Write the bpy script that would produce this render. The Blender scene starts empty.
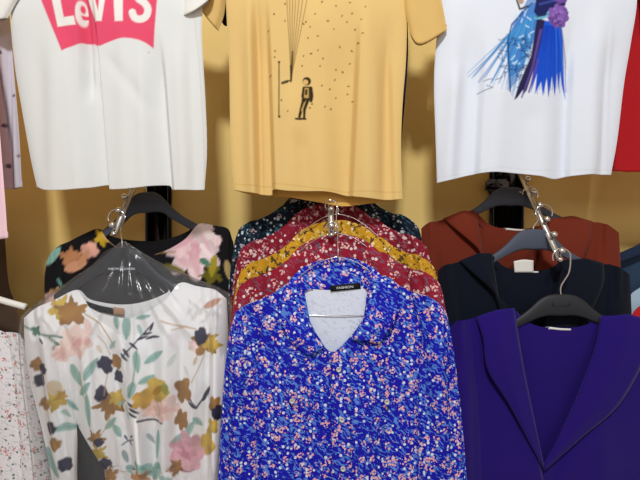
import bpy, bmesh, math, random
import numpy as np
from mathutils import Vector

# ------------------------------------------------------------------ camera, light, exposure
SC = bpy.context.scene
COL = SC.collection
F = 500.0            # focal length in pixels of a 640x480 frame
CZ = 1.45            # camera height
cam_d = bpy.data.cameras.new('camera')
cam_d.sensor_width = 36.0
cam_d.lens = 36.0 * F / 640.0
cam_d.clip_start = 0.05
cam = bpy.data.objects.new('camera', cam_d)
COL.objects.link(cam)
cam.location = (0, 0, CZ)
cam.rotation_euler = (math.radians(90), 0, 0)
SC.camera = cam

SC.view_settings.view_transform = 'Standard'
SC.view_settings.look = 'None'
SC.view_settings.gamma = 1.0
SC.view_settings.use_curve_mapping = False
SC.view_settings.exposure = 0.0

W = bpy.data.worlds.new('shop_ambient')
SC.world = W
W.use_nodes = True
W.node_tree.nodes['Background'].inputs[0].default_value = (1.0, 0.82, 0.67, 1)
W.node_tree.nodes['Background'].inputs[1].default_value = 0.46


def area(name, loc, target, sx, sy, power, color):
    l = bpy.data.lights.new(name, 'AREA')
    l.shape = 'RECTANGLE'
    l.size, l.size_y = sx, sy
    l.energy = power
    l.color = color
    o = bpy.data.objects.new(name, l)
    COL.objects.link(o)
    o.location = loc
    o.rotation_euler = (Vector(target) - Vector(loc)).to_track_quat('-Z', 'Y').to_euler()
    return o


area('ceiling_lamp', (-0.16, -1.5, CZ + 2.2), (0.0, 1.5, CZ), 0.35, 0.3, 90, (0.92, 0.97, 1.0))
area('far_fill_light', (1.1, -2.4, CZ + 1.2), (0, 1.6, CZ), 1.4, 0.8, 17, (0.93, 0.97, 1.0))  # added soft fill from behind the camera, lifts the shaded wall

# ------------------------------------------------------------------ materials


def lin(c):
    out = []
    for v in c[:3]:
        v = v / 255.0
        out.append(v / 12.92 if v <= 0.04045 else ((v + 0.055) / 1.055) ** 2.4)
    return tuple(out)


def rgba(c):
    return lin(c) + (1.0,)


class NT:
    """small helper to write node trees"""
    def __init__(self, name):
        self.m = bpy.data.materials.new(name)
        self.m.use_nodes = True
        self.t = self.m.node_tree
        self.b = self.t.nodes['Principled BSDF']
        self.out = self.t.nodes['Material Output']

    def n(self, typ, **kw):
        nd = self.t.nodes.new(typ)
        for k, v in kw.items():
            setattr(nd, k, v)
        return nd

    def set(self, sock, v):
        if hasattr(v, 'is_output'):
            self.t.links.new(v, sock)
        elif v is not None:
            sock.default_value = v

    def math(self, op, a, b=None, c=None):
        nd = self.n('ShaderNodeMath', operation=op)
        self.set(nd.inputs[0], a)
        self.set(nd.inputs[1], b)
        self.set(nd.inputs[2], c)
        return nd.outputs[0]

    def mix(self, fac, a, b):
        nd = self.n('ShaderNodeMix', data_type='RGBA')
        self.set(nd.inputs[0], fac)
        self.set(nd.inputs[6], a)
        self.set(nd.inputs[7], b)
        return nd.outputs[2]

    def coord(self):
        return self.n('ShaderNodeTexCoord').outputs['Object']

    def mapping(self, v, scale=(1, 1, 1), rot=(0, 0, 0), loc=(0, 0, 0)):
        nd = self.n('ShaderNodeMapping')
        self.set(nd.inputs[0], v)
        nd.inputs[1].default_value = loc
        nd.inputs[2].default_value = rot
        nd.inputs[3].default_value = scale
        return nd.outputs[0]

    def noise(self, v, scale, detail=2, rough=0.5):
        nd = self.n('ShaderNodeTexNoise')
        self.set(nd.inputs['Vector'], v)
        nd.inputs['Scale'].default_value = scale
        nd.inputs['Detail'].default_value = detail
        nd.inputs['Roughness'].default_value = rough
        return nd

    def voronoi(self, v, scale):
        nd = self.n('ShaderNodeTexVoronoi')
        self.set(nd.inputs['Vector'], v)
        nd.inputs['Scale'].default_value = scale
        sep = self.n('ShaderNodeSeparateColor')
        self.t.links.new(nd.outputs['Color'], sep.inputs[0])
        return nd.outputs['Distance'], sep.outputs[0], sep.outputs[1], sep.outputs[2]

    def bump(self, h, strength, dist=0.001):
        nd = self.n('ShaderNodeBump')
        nd.inputs['Strength'].default_value = strength
        nd.inputs['Distance'].default_value = dist
        self.set(nd.inputs['Height'], h)
        self.t.links.new(nd.outputs[0], self.b.inputs['Normal'])

    def base(self, c, rough=0.9, spec=0.2, sheen=0.0):
        self.set(self.b.inputs['Base Color'], c)
        self.b.inputs['Roughness'].default_value = rough
        self.b.inputs['Specular IOR Level'].default_value = spec
        self.b.inputs['Sheen Weight'].default_value = sheen


def cloth(name, color, rough=0.92, weave=900, bump=0.25, var=0.06, sheen=0.0, crease=0.0, wrinkle=0.0):
    t = NT(name)
    co = t.coord()
    c = rgba(color)
    nz = t.noise(co, 14, 3)
    dark = tuple(x * (1 - 2 * var) for x in c[:3]) + (1,)
    t.base(t.mix(nz.outputs[0], dark, c), rough, 0.15, sheen)
    h = t.noise(co, weave, 2).outputs[0]
    if wrinkle:
        w = t.noise(co, 26, 3).outputs[0]
        h = t.math('ADD', t.math('MULTIPLY', h, 0.35), t.math('MULTIPLY', w, wrinkle))
    t.bump(h, bump, 0.001 if not wrinkle else 0.004)
    return t.m


def painted(name, rough=0.9, sheen=0.0, bump=0.2):
    """cloth whose print is stored with the cloth mesh"""
    t = NT(name)
    a = t.n('ShaderNodeAttribute', attribute_name='print')
    t.base(a.outputs['Color'], rough, 0.2, sheen)
    co = t.coord()
    h = t.noise(co, 700, 2).outputs[0]
    w = t.noise(co, 24, 3).outputs[0]
    t.bump(t.math('ADD', t.math('MULTIPLY', h, 0.3), t.math('MULTIPLY', w, 1.2)), bump, 0.003)
    return t.m


def ditsy(name, base, stroke, stroke_amt, petal, petal2, petal_amt, dot, dot_amt, lining=None, scale=1.0, dark=None):
    """small all-over flower print"""
    t = NT(name)
    co = t.coord()
    wob = t.noise(co, 38 * scale, 2)
    vm = t.n('ShaderNodeVectorMath', operation='MULTIPLY_ADD')
    t.set(vm.inputs[0], wob.outputs['Color'])
    vm.inputs[1].default_value = (0.022, 0.022, 0.022)
    t.set(vm.inputs[2], co)
    wv = vm.outputs[0]
    col = rgba(base)
    if dark is not None:
        dn = t.noise(t.mapping(wv, rot=(0, 0.6, 0)), 70 * scale, 2)
        col = t.mix(t.math('GREATER_THAN', dn.outputs[0], 0.57), col, rgba(dark))
    # curling stalks
    sv = t.mapping(t.mapping(wv, rot=(0, -0.6, 0)), scale=(0.45, 1, 1.6))
    sn = t.noise(sv, 105 * scale, 1.5)
    sm = t.math('GREATER_THAN', sn.outputs[0], 1 - stroke_amt)
    sn2 = t.noise(co, 60 * scale, 1)
    scol = t.mix(sn2.outputs[0], rgba(stroke), tuple(0.55 * a + 0.45 * b for a, b in zip(rgba(stroke), rgba(base))))
    col = t.mix(sm, col, scol)
    # clusters of petals
    d1, r1, g1, _ = t.voronoi(co, 40 * scale)
    d2, r2, g2, _ = t.voronoi(co, 132 * scale)
    m = t.math('MULTIPLY', t.math('LESS_THAN', d1, 0.50), t.math('LESS_THAN', r1, petal_amt))
    m = t.math('MULTIPLY', m, t.math('LESS_THAN', d2, 0.50))
    m = t.math('MULTIPLY', m, t.math('LESS_THAN', r2, 0.8))
    pc = t.mix(g2, rgba(petal), rgba(petal2))
    col = t.mix(m, col, pc)
    # single light dots
    d3, r3, _, _ = t.voronoi(t.mapping(co, loc=(.31, .17, .53)), 82 * scale)
    m = t.math('MULTIPLY', t.math('LESS_THAN', d3, 0.40), t.math('LESS_THAN', r3, dot_amt))
    col = t.mix(m, col, rgba(dot))
    if lining is not None:
        g = t.n('ShaderNodeNewGeometry')
        faint = t.mix(t.math('GREATER_THAN', sn.outputs[0], 0.6), rgba(lining), rgba(tuple(v * 0.93 for v in lining)))
        col = t.mix(g.outputs['Backfacing'], col, faint)
    t.base(col, 0.85, 0.2)
    w = t.noise(co, 30, 3).outputs[0]
    t.bump(w, 0.25, 0.004)
    return t.m


def plain(name, color, rough=0.4, metal=0.0, spec=0.5, coat=0.0, scale=40, var=0.05):
    t = NT(name)
    nz = t.noise(t.coord(), scale, 3)
    c = rgba(color)
    t.base(t.mix(nz.outputs[0], tuple(x * (1 - var) for x in c[:3]) + (1,), c), rough, spec)
    t.b.inputs['Metallic'].default_value = metal
    t.b.inputs['Coat Weight'].default_value = coat
    return t.m


def wall_paint():
    t = NT('mustard_wall_paint')
    co = t.coord()
    a = t.noise(co, 2.2, 4)
    b = t.noise(co, 60, 3)
    c = t.mix(a.outputs[0], rgba((234, 198, 118)), rgba((242, 208, 130)))
    t.base(c, 0.6, 0.3)
    t.bump(t.math('ADD', t.math('MULTIPLY', b.outputs[0], 0.4), a.outputs[0]), 0.15, 0.003)
    return t.m


def film():
    t = NT('clear_plastic_film')
    t.t.nodes.remove(t.b)
    tr = t.n('ShaderNodeBsdfTransparent')
    tr.inputs[0].default_value = (0.995, 0.996, 0.998, 1)
    gl = t.n('ShaderNodeBsdfGlossy')
    gl.inputs['Roughness'].default_value = 0.16
    gl.inputs[0].default_value = (1, 1, 1, 1)
    df = t.n('ShaderNodeBsdfTranslucent')
    df.inputs[0].default_value = (0.82, 0.88, 0.97, 1)
    d2 = t.n('ShaderNodeBsdfDiffuse')
    d2.inputs[0].default_value = (0.82, 0.88, 0.97, 1)
    co = t.coord()
    nz = t.noise(t.mapping(co, scale=(1, 1, 0.35)), 28, 4)
    bp = t.n('ShaderNodeBump')
    bp.inputs['Strength'].default_value = 0.6
    bp.inputs['Distance'].default_value = 0.006
    t.set(bp.inputs['Height'], nz.outputs[0])
    t.t.links.new(bp.outputs[0], gl.inputs['Normal'])
    lw = t.n('ShaderNodeFresnel')
    lw.inputs[0].default_value = 1.45
    t.t.links.new(bp.outputs[0], lw.inputs['Normal'])
    dm = t.n('ShaderNodeMixShader')
    dm.inputs[0].default_value = 0.5
    t.t.links.new(df.outputs[0], dm.inputs[1])
    t.t.links.new(d2.outputs[0], dm.inputs[2])
    m1 = t.n('ShaderNodeMixShader')
    m1.inputs[0].default_value = 0.065
    t.t.links.new(tr.outputs[0], m1.inputs[1])
    t.t.links.new(dm.outputs[0], m1.inputs[2])
    m2 = t.n('ShaderNodeMixShader')
    t.set(m2.inputs[0], t.math('MULTIPLY', lw.outputs[0], 0.5))
    t.t.links.new(m1.outputs[0], m2.inputs[1])
    t.t.links.new(gl.outputs[0], m2.inputs[2])
    t.t.links.new(m2.outputs[0], t.out.inputs[0])
    return t.m


M = {}
M['wall'] = wall_paint()
M['floor'] = plain('grey_floor_tile', (150, 142, 132), 0.5)
M['chrome'] = plain('polished_chrome', (225, 225, 228), 0.12, 1.0)
M['steel'] = plain('brushed_steel', (205, 203, 198), 0.32, 1.0)
M['black_gloss'] = plain('black_gloss_plastic', (16, 15, 16), 0.12, 0, 0.6, 0.4)
M['hanger_black'] = plain('black_hanger_plastic', (34, 36, 42), 0.5, 0, 0.4)
M['hanger_slate'] = plain('slate_hanger_plastic', (70, 77, 92), 0.6, 0, 0.35)
M['hanger_white'] = plain('white_hanger_plastic', (236, 234, 228), 0.35)
M['film'] = film()
M['label_black'] = cloth('black_woven_label', (20, 20, 24), 0.6)
M['label_white'] = cloth('white_woven_label', (228, 226, 220), 0.7)
M['label_tan'] = cloth('tan_woven_label', (178, 140, 110), 0.7)
M['label_text'] = plain('pale_label_lettering', (225, 225, 228), 0.6)
M['button'] = plain('pearl_button', (205, 200, 190), 0.25, 0, 0.6)
M['button_hole'] = plain('button_stitch_dark', (70, 65, 80), 0.7)

# ------------------------------------------------------------------ curves, shells


def P(px, py, d):
    return Vector(((px - 320) / F * d, d, CZ + (240 - py) / F * d))


def curve(pts, n, smooth=True):
    p = np.array(pts, float)
    if smooth and len(p) > 2:
        e = np.vstack([2 * p[0] - p[1], p, 2 * p[-1] - p[-2]])
        seg = []
        for i in range(1, len(e) - 2):
            a, b, c, d = e[i - 1], e[i], e[i + 1], e[i + 2]
            t = np.linspace(0, 1, 14, endpoint=False)[:, None]
            seg.append(0.5 * (2 * b + (c - a) * t + (2 * a - 5 * b + 4 * c - d) * t ** 2 + (3 * b - a - 3 * c + d) * t ** 3))
        p = np.vstack(seg + [p[-1:]])
    L = np.concatenate([[0], np.cumsum(np.linalg.norm(np.diff(p[:, :2], axis=0), axis=1))])
    s = np.linspace(0, L[-1], n)
    return np.stack([np.interp(s, L, p[:, k]) for k in range(p.shape[1])], 1)


def coons(top, bottom, left, right, nu, nv, smooth=True):
    left = [top[0]] + list(left) + [bottom[0]]
    right = [top[-1]] + list(right) + [bottom[-1]]
    T, B = curve(top, nu, smooth), curve(bottom, nu, smooth)
    Lf, R = curve(left, nv, smooth), curve(right, nv, smooth)
    u = np.linspace(0, 1, nu)[None, :, None]
    v = np.linspace(0, 1, nv)[:, None, None]
    S = (1 - v) * T[None] + v * B[None] + (1 - u) * Lf[:, None] + u * R[:, None]
    S -= (1 - u) * (1 - v) * T[0] + u * (1 - v) * T[-1] + (1 - u) * v * B[0] + u * v * B[-1]
    return S[:, :, 0], S[:, :, 1], u[:, :, 0] + 0 * v[:, :, 0], v[:, :, 0] + 0 * u[:, :, 0]


def sstep(a, b, x):
    t = np.clip((x - a) / (b - a), 0, 1)
    return t * t * (3 - 2 * t)


def ridge(X, Y, x0, y0, x1, y1, w, amp, fade=0.25):
    """soft fold along a line, positive amp swells towards the viewer (metres)"""
    dx, dy = x1 - x0, y1 - y0
    L = math.hypot(dx, dy)
    s = ((X - x0) * dx + (Y - y0) * dy) / L / L
    dist = ((X - x0) * dy - (Y - y0) * dx) / L
    env = sstep(-fade, fade * 0.6, s) * (1 - sstep(1 - fade * 0.6, 1 + fade, s))
    return amp * np.exp(-(dist / w) ** 2) * env


def pleat(x0, y0, x1, y1, w, amp, step=6, side=1):
    """cloth that slides back over width w and comes forward again in a sharp step along the line"""
    def f(X, Y, U, V):
        L = math.hypot(x1 - x0, y1 - y0)
        s = ((X - x0) * (x1 - x0) + (Y - y0) * (y1 - y0)) / L / L
        d = side * ((X - x0) * (y1 - y0) - (Y - y0) * (x1 - x0)) / L
        z = -amp * sstep(-w, 0, d) * (1 - sstep(0, step, d))
        return z * sstep(-0.1, 0.35, s) * (1 - sstep(1.2, 1.5, s))
    return f


def folds(*rs):
    def f(X, Y, U, V):
        z = np.zeros_like(X)
        for r in rs:
            z += ridge(X, Y, *r)
        return z
    return f


def fsum(*fs):
    return lambda X, Y, U, V: sum(f(X, Y, U, V) for f in fs)


def soft(seed, amp, nx=5, sy=0.5, px=100.0):
    """random gentle drape, mostly vertical"""
    r = random.Random(seed)
    terms = [(r.uniform(0.5, 1.0) * (k + 1) / px * 1.6, r.uniform(-1, 1) * sy * (k + 1) / px, r.uniform(0, 6.28), 1.0 / (k + 1) ** 0.7) for k in range(nx)]

    def f(X, Y, U, V):
        z = np.zeros_like(X)
        for a, b, p, w in terms:
            z += w * np.sin(a * X * 2 + b * Y * 2 + p)
        return amp * z * (0.25 + 0.75 * V)
    return f


def link_mesh(name, verts, faces, mats, parent=None, smooth=True, col=None, fmat=None):
    me = bpy.data.meshes.new(name)
    me.from_pydata([tuple(v) for v in verts], [], faces)
    for m in (mats if isinstance(mats, (list, tuple)) else [mats]):
        me.materials.append(m)
    if smooth:
        me.polygons.foreach_set('use_smooth', [True] * len(me.polygons))
    if fmat is not None:
        me.polygons.foreach_set('material_index', fmat)
    if col is not None:
        a = me.color_attributes.new('print', 'FLOAT_COLOR', 'POINT')
        a.data.foreach_set('color', np.concatenate([col, np.ones((len(col), 1))], 1).astype(np.float32).ravel())
    me.update()
    o = bpy.data.objects.new(name, me)
    COL.objects.link(o)
    if parent is not None:
        o.parent = parent
        off = Vector(parent['_org'])
        me.transform(__import__('mathutils').Matrix.Translation(-off))
    return o


def grid_faces(nv, nu, off=0, flip=False):
    i = np.arange(nv - 1)[:, None] * nu + np.arange(nu - 1)[None, :] + off
    i = i.ravel()
    q = np.stack([i, i + 1, i + nu + 1, i + nu], 1)
    q = q if flip else q[:, ::-1]
    return q.tolist()


def to_world(X, Y, d, dep, base=0.0):
    """flat cloth coordinates at depth d, relief dep (towards the viewer) added"""
    return np.stack([(X - 320) / F * (d - base), d - dep + 0 * X, CZ + (240 - Y) / F * (d - base)], -1).reshape(-1, 3)


def shell(name, parent, mats, d, top, bottom, left, right, T=0.02, TB=0.015, back_top=None, back_bottom=None,
          fold=None, res=3.0, paint=None, neck=0.6, power=2.6, smooth=True, topT=0.12, fmat_back=None, closed_top=False, back_paint=None):
    w = max(abs(top[-1][0] - top[0][0]), abs(bottom[-1][0] - bottom[0][0]))
    h = max(abs(bottom[0][1] - top[0][1]), abs(bottom[-1][1] - top[-1][1]), 10)
    nu, nv = max(8, int(w / res)), max(8, int(h / res))
    X, Y, U, V = coons(top, bottom, left, right, nu, nv, smooth)
    side = np.clip(1 - np.abs(2 * U - 1) ** power, 0, 1) ** 0.6
    up = topT + (1 - topT) * sstep(0, 0.25, V)
    mid = np.exp(-((2 * U - 1) / 0.42) ** 2) * neck
    up = np.maximum(up, mid)
    dep = T * side * up
    swell = dep
    if fold is not None:
        dep = dep + fold(X, Y, U, V) * np.clip(side * 1.6, 0, 1) * np.clip(up * 1.2, 0, 1)
    v1 = to_world(X, Y, d, dep, swell)
    XB, YB, _, _ = coons(back_top or top, back_bottom or bottom, left, right, nu, nv, smooth)
    depb = -TB * side * up
    if fold is not None:
        depb = depb + 0.35 * np.minimum(fold(X, Y, U, V), 0) * np.clip(side * 1.6, 0, 1) * np.clip(up * 1.2, 0, 1)
    v2 = to_world(XB, YB, d, depb)
    verts = np.vstack([v1, v2])
    N = nu * nv
    f1 = grid_faces(nv, nu, 0)
    f2 = grid_faces(nv, nu, N, True)
    # side seams
    idx = np.arange(nv - 1) * nu
    sl = np.stack([idx, idx + nu, idx + nu + N, idx + N], 1).tolist()
    jd = idx + nu - 1
    sr = np.stack([jd, jd + N, jd + nu + N, jd + nu], 1).tolist()
    # hem turned in
    hem = v1.reshape(nv, nu, 3)[-1].copy()
    hem[:, 1] += 0.0022
    hem2 = hem.copy()
    hem2[:, 2] += 0.018
    verts = np.vstack([verts, hem, hem2])
    k = 2 * N
    f3 = []
    for i in range(nu - 1):
        a = (nv - 1) * nu + i
        f3.append([a, a + 1, k + i + 1, k + i][::-1])
        f3.append([k + i, k + i + 1, k + nu + i + 1, k + nu + i][::-1])
    faces = f1 + f2 + sl + sr + f3
    fm = None
    if fmat_back is not None:
        fm = [0] * len(f1) + [fmat_back] * len(f2) + [0] * (len(sl) + len(sr) + len(f3))
    col = None
    if paint is not None:
        c1 = paint(X.ravel(), Y.ravel())
        c2 = paint(XB.ravel(), YB.ravel()) if back_paint is None else np.tile(np.array(lin(back_paint)), (N, 1))
        hc = c1.reshape(nv, nu, 3)[-1]
        col = np.vstack([c1, c2, hc, hc])
    return link_mesh(name, verts, faces, mats, parent, True, col, fm)


def loft(name, parent, mat, rails, n=60, m=10, thick=0.0025, smooth=True, bulge=0.0, paint=None):
    """cloth strip spanned between rails; each rail is a list of (px, py, depth)"""
    R = [curve(r, n, smooth) for r in rails]
    R = np.array(R)
    k = len(R)
    t = np.linspace(0, k - 1, m)
    rows = []
    for x in t:
        i = min(int(x), k - 2)
        f = x - i
        r = R[i] * (1 - f) + R[i + 1] * f
        r = r.copy()
        r[:, 2] -= bulge * math.sin(math.pi * x / (k - 1))
        rows.append(r)
    G = np.array(rows)
    d = G[:, :, 2]
    w = np.stack([(G[:, :, 0] - 320) / F * d, d, CZ + (240 - G[:, :, 1]) / F * d], -1).reshape(-1, 3)
    col = paint(G[:, :, 0].ravel(), G[:, :, 1].ravel()) if paint is not None else None
    fc = grid_faces(m, n, 0)
    a, b, c = (Vector(w[i]) for i in fc[len(fc) // 2][:3])
    if (b - a).cross(c - a).y > 0:
        fc = [q[::-1] for q in fc]
    o = link_mesh(name, w, fc, mat, parent, True, col)
    if thick:
        s = o.modifiers.new('cloth_thickness', 'SOLIDIFY')
        s.thickness = thick
        s.offset = 0
    return o


def tube(name, parent, mat, pts, r, seg=10, closed=False, smooth_n=None):
    """round wire through world points"""
    p = np.array([tuple(q) for q in pts], float)
    if smooth_n:
        p = curve3(p, smooth_n)
    bm = bmesh.new()
    rings = []
    n = len(p)
    prev = None
    for i in range(n):
        t = Vector(p[min(i + 1, n - 1)] - p[max(i - 1, 0)]).normalized()
        if prev is None:
            a = t.cross(Vector((0, 1, 0)))
            if a.length < 1e-3:
                a = t.cross(Vector((1, 0, 0)))
            a.normalize()
        else:
            a = (prev - t * prev.dot(t)).normalized()
        prev = a
        b = t.cross(a)
        rings.append([bm.verts.new(Vector(p[i]) + (a * math.cos(2 * math.pi * k / seg) + b * math.sin(2 * math.pi * k / seg)) * r) for k in range(seg)])
    for i in range(n - 1):
        for k in range(seg):
            bm.faces.new((rings[i][k], rings[i][(k + 1) % seg], rings[i + 1][(k + 1) % seg], rings[i + 1][k]))
    bm.faces.new(rings[0][::-1])
    bm.faces.new(rings[-1])
    return bm_obj(name, bm, mat, parent)


def curve3(p, n):
    e = np.vstack([2 * p[0] - p[1], p, 2 * p[-1] - p[-2]])
    seg = []
    for i in range(1, len(e) - 2):
        a, b, c, d = e[i - 1], e[i], e[i + 1], e[i + 2]
        t = np.linspace(0, 1, 12, endpoint=False)[:, None]
        seg.append(0.5 * (2 * b + (c - a) * t + (2 * a - 5 * b + 4 * c - d) * t ** 2 + (3 * b - a - 3 * c + d) * t ** 3))
    q = np.vstack(seg + [p[-1:]])
    L = np.concatenate([[0], np.cumsum(np.linalg.norm(np.diff(q, axis=0), axis=1))])
    s = np.linspace(0, L[-1], n)
    return np.stack([np.interp(s, L, q[:, k]) for k in range(3)], 1)


def bm_obj(name, bm, mat, parent=None, smooth=True):
    bmesh.ops.recalc_face_normals(bm, faces=bm.faces)
    me = bpy.data.meshes.new(name)
    bm.to_mesh(me)
    bm.free()
    me.materials.append(mat)
    if smooth:
        me.polygons.foreach_set('use_smooth', [True] * len(me.polygons))
    o = bpy.data.objects.new(name, me)
    COL.objects.link(o)
    if parent is not None:
        o.parent = parent
        me.transform(__import__('mathutils').Matrix.Translation(-Vector(parent['_org'])))
    return o


def bm_box(bm, lo, hi, bev=0.0):
    r = bmesh.ops.create_cube(bm, size=1)
    vs = r['verts']
    for v in vs:
        v.co = Vector([lo[k] + (v.co[k] + 0.5) * (hi[k] - lo[k]) for k in range(3)])
    if bev:
        es = list({e for v in vs for e in v.link_edges})
        bmesh.ops.bevel(bm, geom=es, offset=bev, segments=2, affect='EDGES')


def thing(name, label, cat, org, group=None):
    o = bpy.data.objects.new(name, None)
    o.empty_display_size = 0.05
    COL.objects.link(o)
    o.location = org
    o['_org'] = tuple(org)
    o['label'] = label
    o['category'] = cat
    if group:
        o['group'] = group
    return o


def dup(root, delta, label, mats=None, name=None, scale=None):
    r = root.copy()
    COL.objects.link(r)
    r.location = Vector(root.location) + Vector(delta)
    r['_org'] = tuple(r.location)
    r['label'] = label
    if scale:
        r.scale = scale

    def rec(src, dst):
        for ch in list(src.children):
            c = ch.copy()
            COL.objects.link(c)
            c.parent = dst
            if mats:
                for s in c.material_slots:
                    if s.material.name in mats:
                        new = mats[s.material.name]
                        s.link = 'OBJECT'
                        s.material = new
            rec(ch, c)
    rec(root, r)
    return r


def text_part(name, parent, mat, body, center, height, width=None, rot=0.0, extrude=0.0003):
    """raised lettering facing the camera side (-y), as a mesh"""
    cu = bpy.data.curves.new(name, 'FONT')
    cu.body = body
    cu.align_x = 'CENTER'
    cu.align_y = 'CENTER'
    cu.size = 1.0
    cu.extrude = extrude / height
    tmp = bpy.data.objects.new('tmp_text', cu)
    COL.objects.link(tmp)
    dg = bpy.context.evaluated_depsgraph_get()
    me = bpy.data.meshes.new_from_object(tmp.evaluated_get(dg))
    bpy.data.objects.remove(tmp)
    xs = [v.co.x for v in me.vertices]
    ys = [v.co.y for v in me.vertices]
    sy = height / (max(ys) - min(ys))
    sx = width / (max(xs) - min(xs)) if width else sy
    cx, cy = (max(xs) + min(xs)) / 2, (max(ys) + min(ys)) / 2
    c, s = math.cos(rot), math.sin(rot)
    for v in me.vertices:
        x, y, z = (v.co.x - cx) * sx, (v.co.y - cy) * sy, v.co.z * height
        v.co = Vector((center[0] + c * x - s * y, center[1] - z, center[2] + s * x + c * y))
    me.materials.clear()
    me.materials.append(mat)
    o = bpy.data.objects.new(name, me)
    COL.objects.link(o)
    if parent is not None:
        o.parent = parent
        me.transform(__import__('mathutils').Matrix.Translation(-Vector(top_org(parent))))
    return o


def top_org(o):
    while o.parent:
        o = o.parent
    return o['_org']


def sub(o, parent_part):
    """make o a child of a part (both share the thing's own origin)"""
    o.parent = parent_part
    return o


# ------------------------------------------------------------------ painting of prints
class Paint:
    def __init__(self, base, aa=0.6):
        self.ops = []
        self.base = np.array(lin(base))
        self.aa = aa

    def __call__(self, X, Y):
        c = np.tile(self.base, (len(X), 1))
        for f, col, k, box in self.ops:
            sel = (X > box[0]) & (X < box[2]) & (Y > box[1]) & (Y < box[3])
            if not sel.any():
                continue
            x, y = X[sel], Y[sel]
            m = np.clip(f(x, y), 0, 1)[:, None] * k
            cc = np.array(col(x, y)) if callable(col) else np.array(lin(col))
            c[sel] = c[sel] * (1 - m) + cc * m
        return c

    def add(self, f, col, k=1.0, box=(-1e4, -1e4, 1e4, 1e4)):
        self.ops.append((f, col, k, box))

    def edge(self, d):      # d<0 inside
        return np.clip(0.5 - d / (2 * self.aa), 0, 1)

    def disc(self, x, y, r, col, k=1.0, ry=None):
        ry = ry or r
        self.add(lambda X, Y: self.edge((np.hypot((X - x) / r, (Y - y) / ry) - 1) * min(r, ry)), col, k,
                 (x - r - 3, y - ry - 3, x + r + 3, y + ry + 3))

    def blob(self, x, y, r, col, lobes=5, depth=0.25, ph=0.0, k=1.0, sx=1.0, sy=1.0, wob=0.08):
        pointed = lobes == 5 and depth >= 0.33

        def f(X, Y):
            dx, dy = (X - x) / sx, (Y - y) / sy
            th = np.arctan2(dy, dx)
            if pointed:     # leaf with pointed lobes
                rr = r * (1.14 - depth * 1.35 * np.abs(np.sin(lobes * (th - ph) / 2)) ** 0.9 + 0.10 * np.sin(11 * th + ph) + 0.12 * np.cos(th - ph * 2))
            else:
                rr = r * (1 - depth + depth * np.abs(np.cos(lobes * (th - ph) / 2)) + wob * np.sin(7 * th + ph * 3) * 0.7)
            return self.edge(np.hypot(dx, dy) - rr)
        flat = np.array(lin(col))

        def wash(X, Y):     # watery brush tone of the printed dye
            g = 0.13 * np.sin(((X - x) * math.cos(ph * 5) + (Y - y) * math.sin(ph * 5)) * 2.4 / r + ph * 9) + 0.09 * np.sin(((X - x) * math.sin(ph * 3) - (Y - y) * math.cos(ph * 3)) * 4.1 / r + ph)
            return np.clip(flat[None] * (1 + g[:, None]), 0, 1)
        col = wash
        q = 1.35 * r * max(sx, sy) + 3
        self.add(f, col, k, (x - q, y - q, x + q, y + q))

    def leaf(self, x, y, ang, L, w, col, k=1.0, vein=None):
        ca, sa = math.cos(math.radians(ang)), math.sin(math.radians(ang))

        def f(X, Y):
            s = ((X - x) * ca + (Y - y) * sa) / L
            t = (X - x) * -sa + (Y - y) * ca
            half = w * np.sqrt(np.clip(np.sin(np.pi * np.clip(s + 0.5, 0, 1)), 0, 1)) * (1 - 0.35 * np.clip(s + 0.5, 0, 1))
            return self.edge(np.abs(t) - half) * (np.abs(s) < 0.5)
        q = L * 0.6 + w + 2
        self.add(f, col, k, (x - q, y - q, x + q, y + q))
        if vein:
            self.line([(x - ca * L / 2, y - sa * L / 2), (x + ca * L / 2, y + sa * L / 2)], 0.5, vein, 0.6)

    def line(self, pts, w, col, k=1.0, w2=None):
        pts = [tuple(p) for p in pts]

        def f(X, Y):
            m = np.zeros_like(X)
            n = len(pts) - 1
            for i in range(n):
                (x0, y0), (x1, y1) = pts[i], pts[i + 1]
                L2 = (x1 - x0) ** 2 + (y1 - y0) ** 2 + 1e-9
                s = np.clip(((X - x0) * (x1 - x0) + (Y - y0) * (y1 - y0)) / L2, 0, 1)
                ww = w if w2 is None else w + (w2 - w) * (i + s) / n
                d = np.hypot(X - x0 - s * (x1 - x0), Y - y0 - s * (y1 - y0)) - ww
                m = np.maximum(m, self.edge(d))
            return m
        xs, ys = [p[0] for p in pts], [p[1] for p in pts]
        q = max(w, w2 or 0) + 3
        self.add(f, col, k, (min(xs) - q, min(ys) - q, max(xs) + q, max(ys) + q))

    def poly(self, pts, col, k=1.0):
        pts = [tuple(p) for p in pts]

        def f(X, Y):
            ins = np.zeros(len(X), bool)
            dist = np.full(len(X), 1e9)
            n = len(pts)
            for i in range(n):
                (x0, y0), (x1, y1) = pts[i], pts[(i + 1) % n]
                if y0 != y1:
                    c = ((y0 > Y) != (y1 > Y)) & (X < (x1 - x0) * (Y - y0) / (y1 - y0) + x0)
                    ins ^= c
                L2 = (x1 - x0) ** 2 + (y1 - y0) ** 2 + 1e-9
                s = np.clip(((X - x0) * (x1 - x0) + (Y - y0) * (y1 - y0)) / L2, 0, 1)
                dist = np.minimum(dist, np.hypot(X - x0 - s * (x1 - x0), Y - y0 - s * (y1 - y0)))
            return self.edge(np.where(ins, -dist, dist))
        xs, ys = [p[0] for p in pts], [p[1] for p in pts]
        self.add(f, col, k, (min(xs) - 3, min(ys) - 3, max(xs) + 3, max(ys) + 3))

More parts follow.
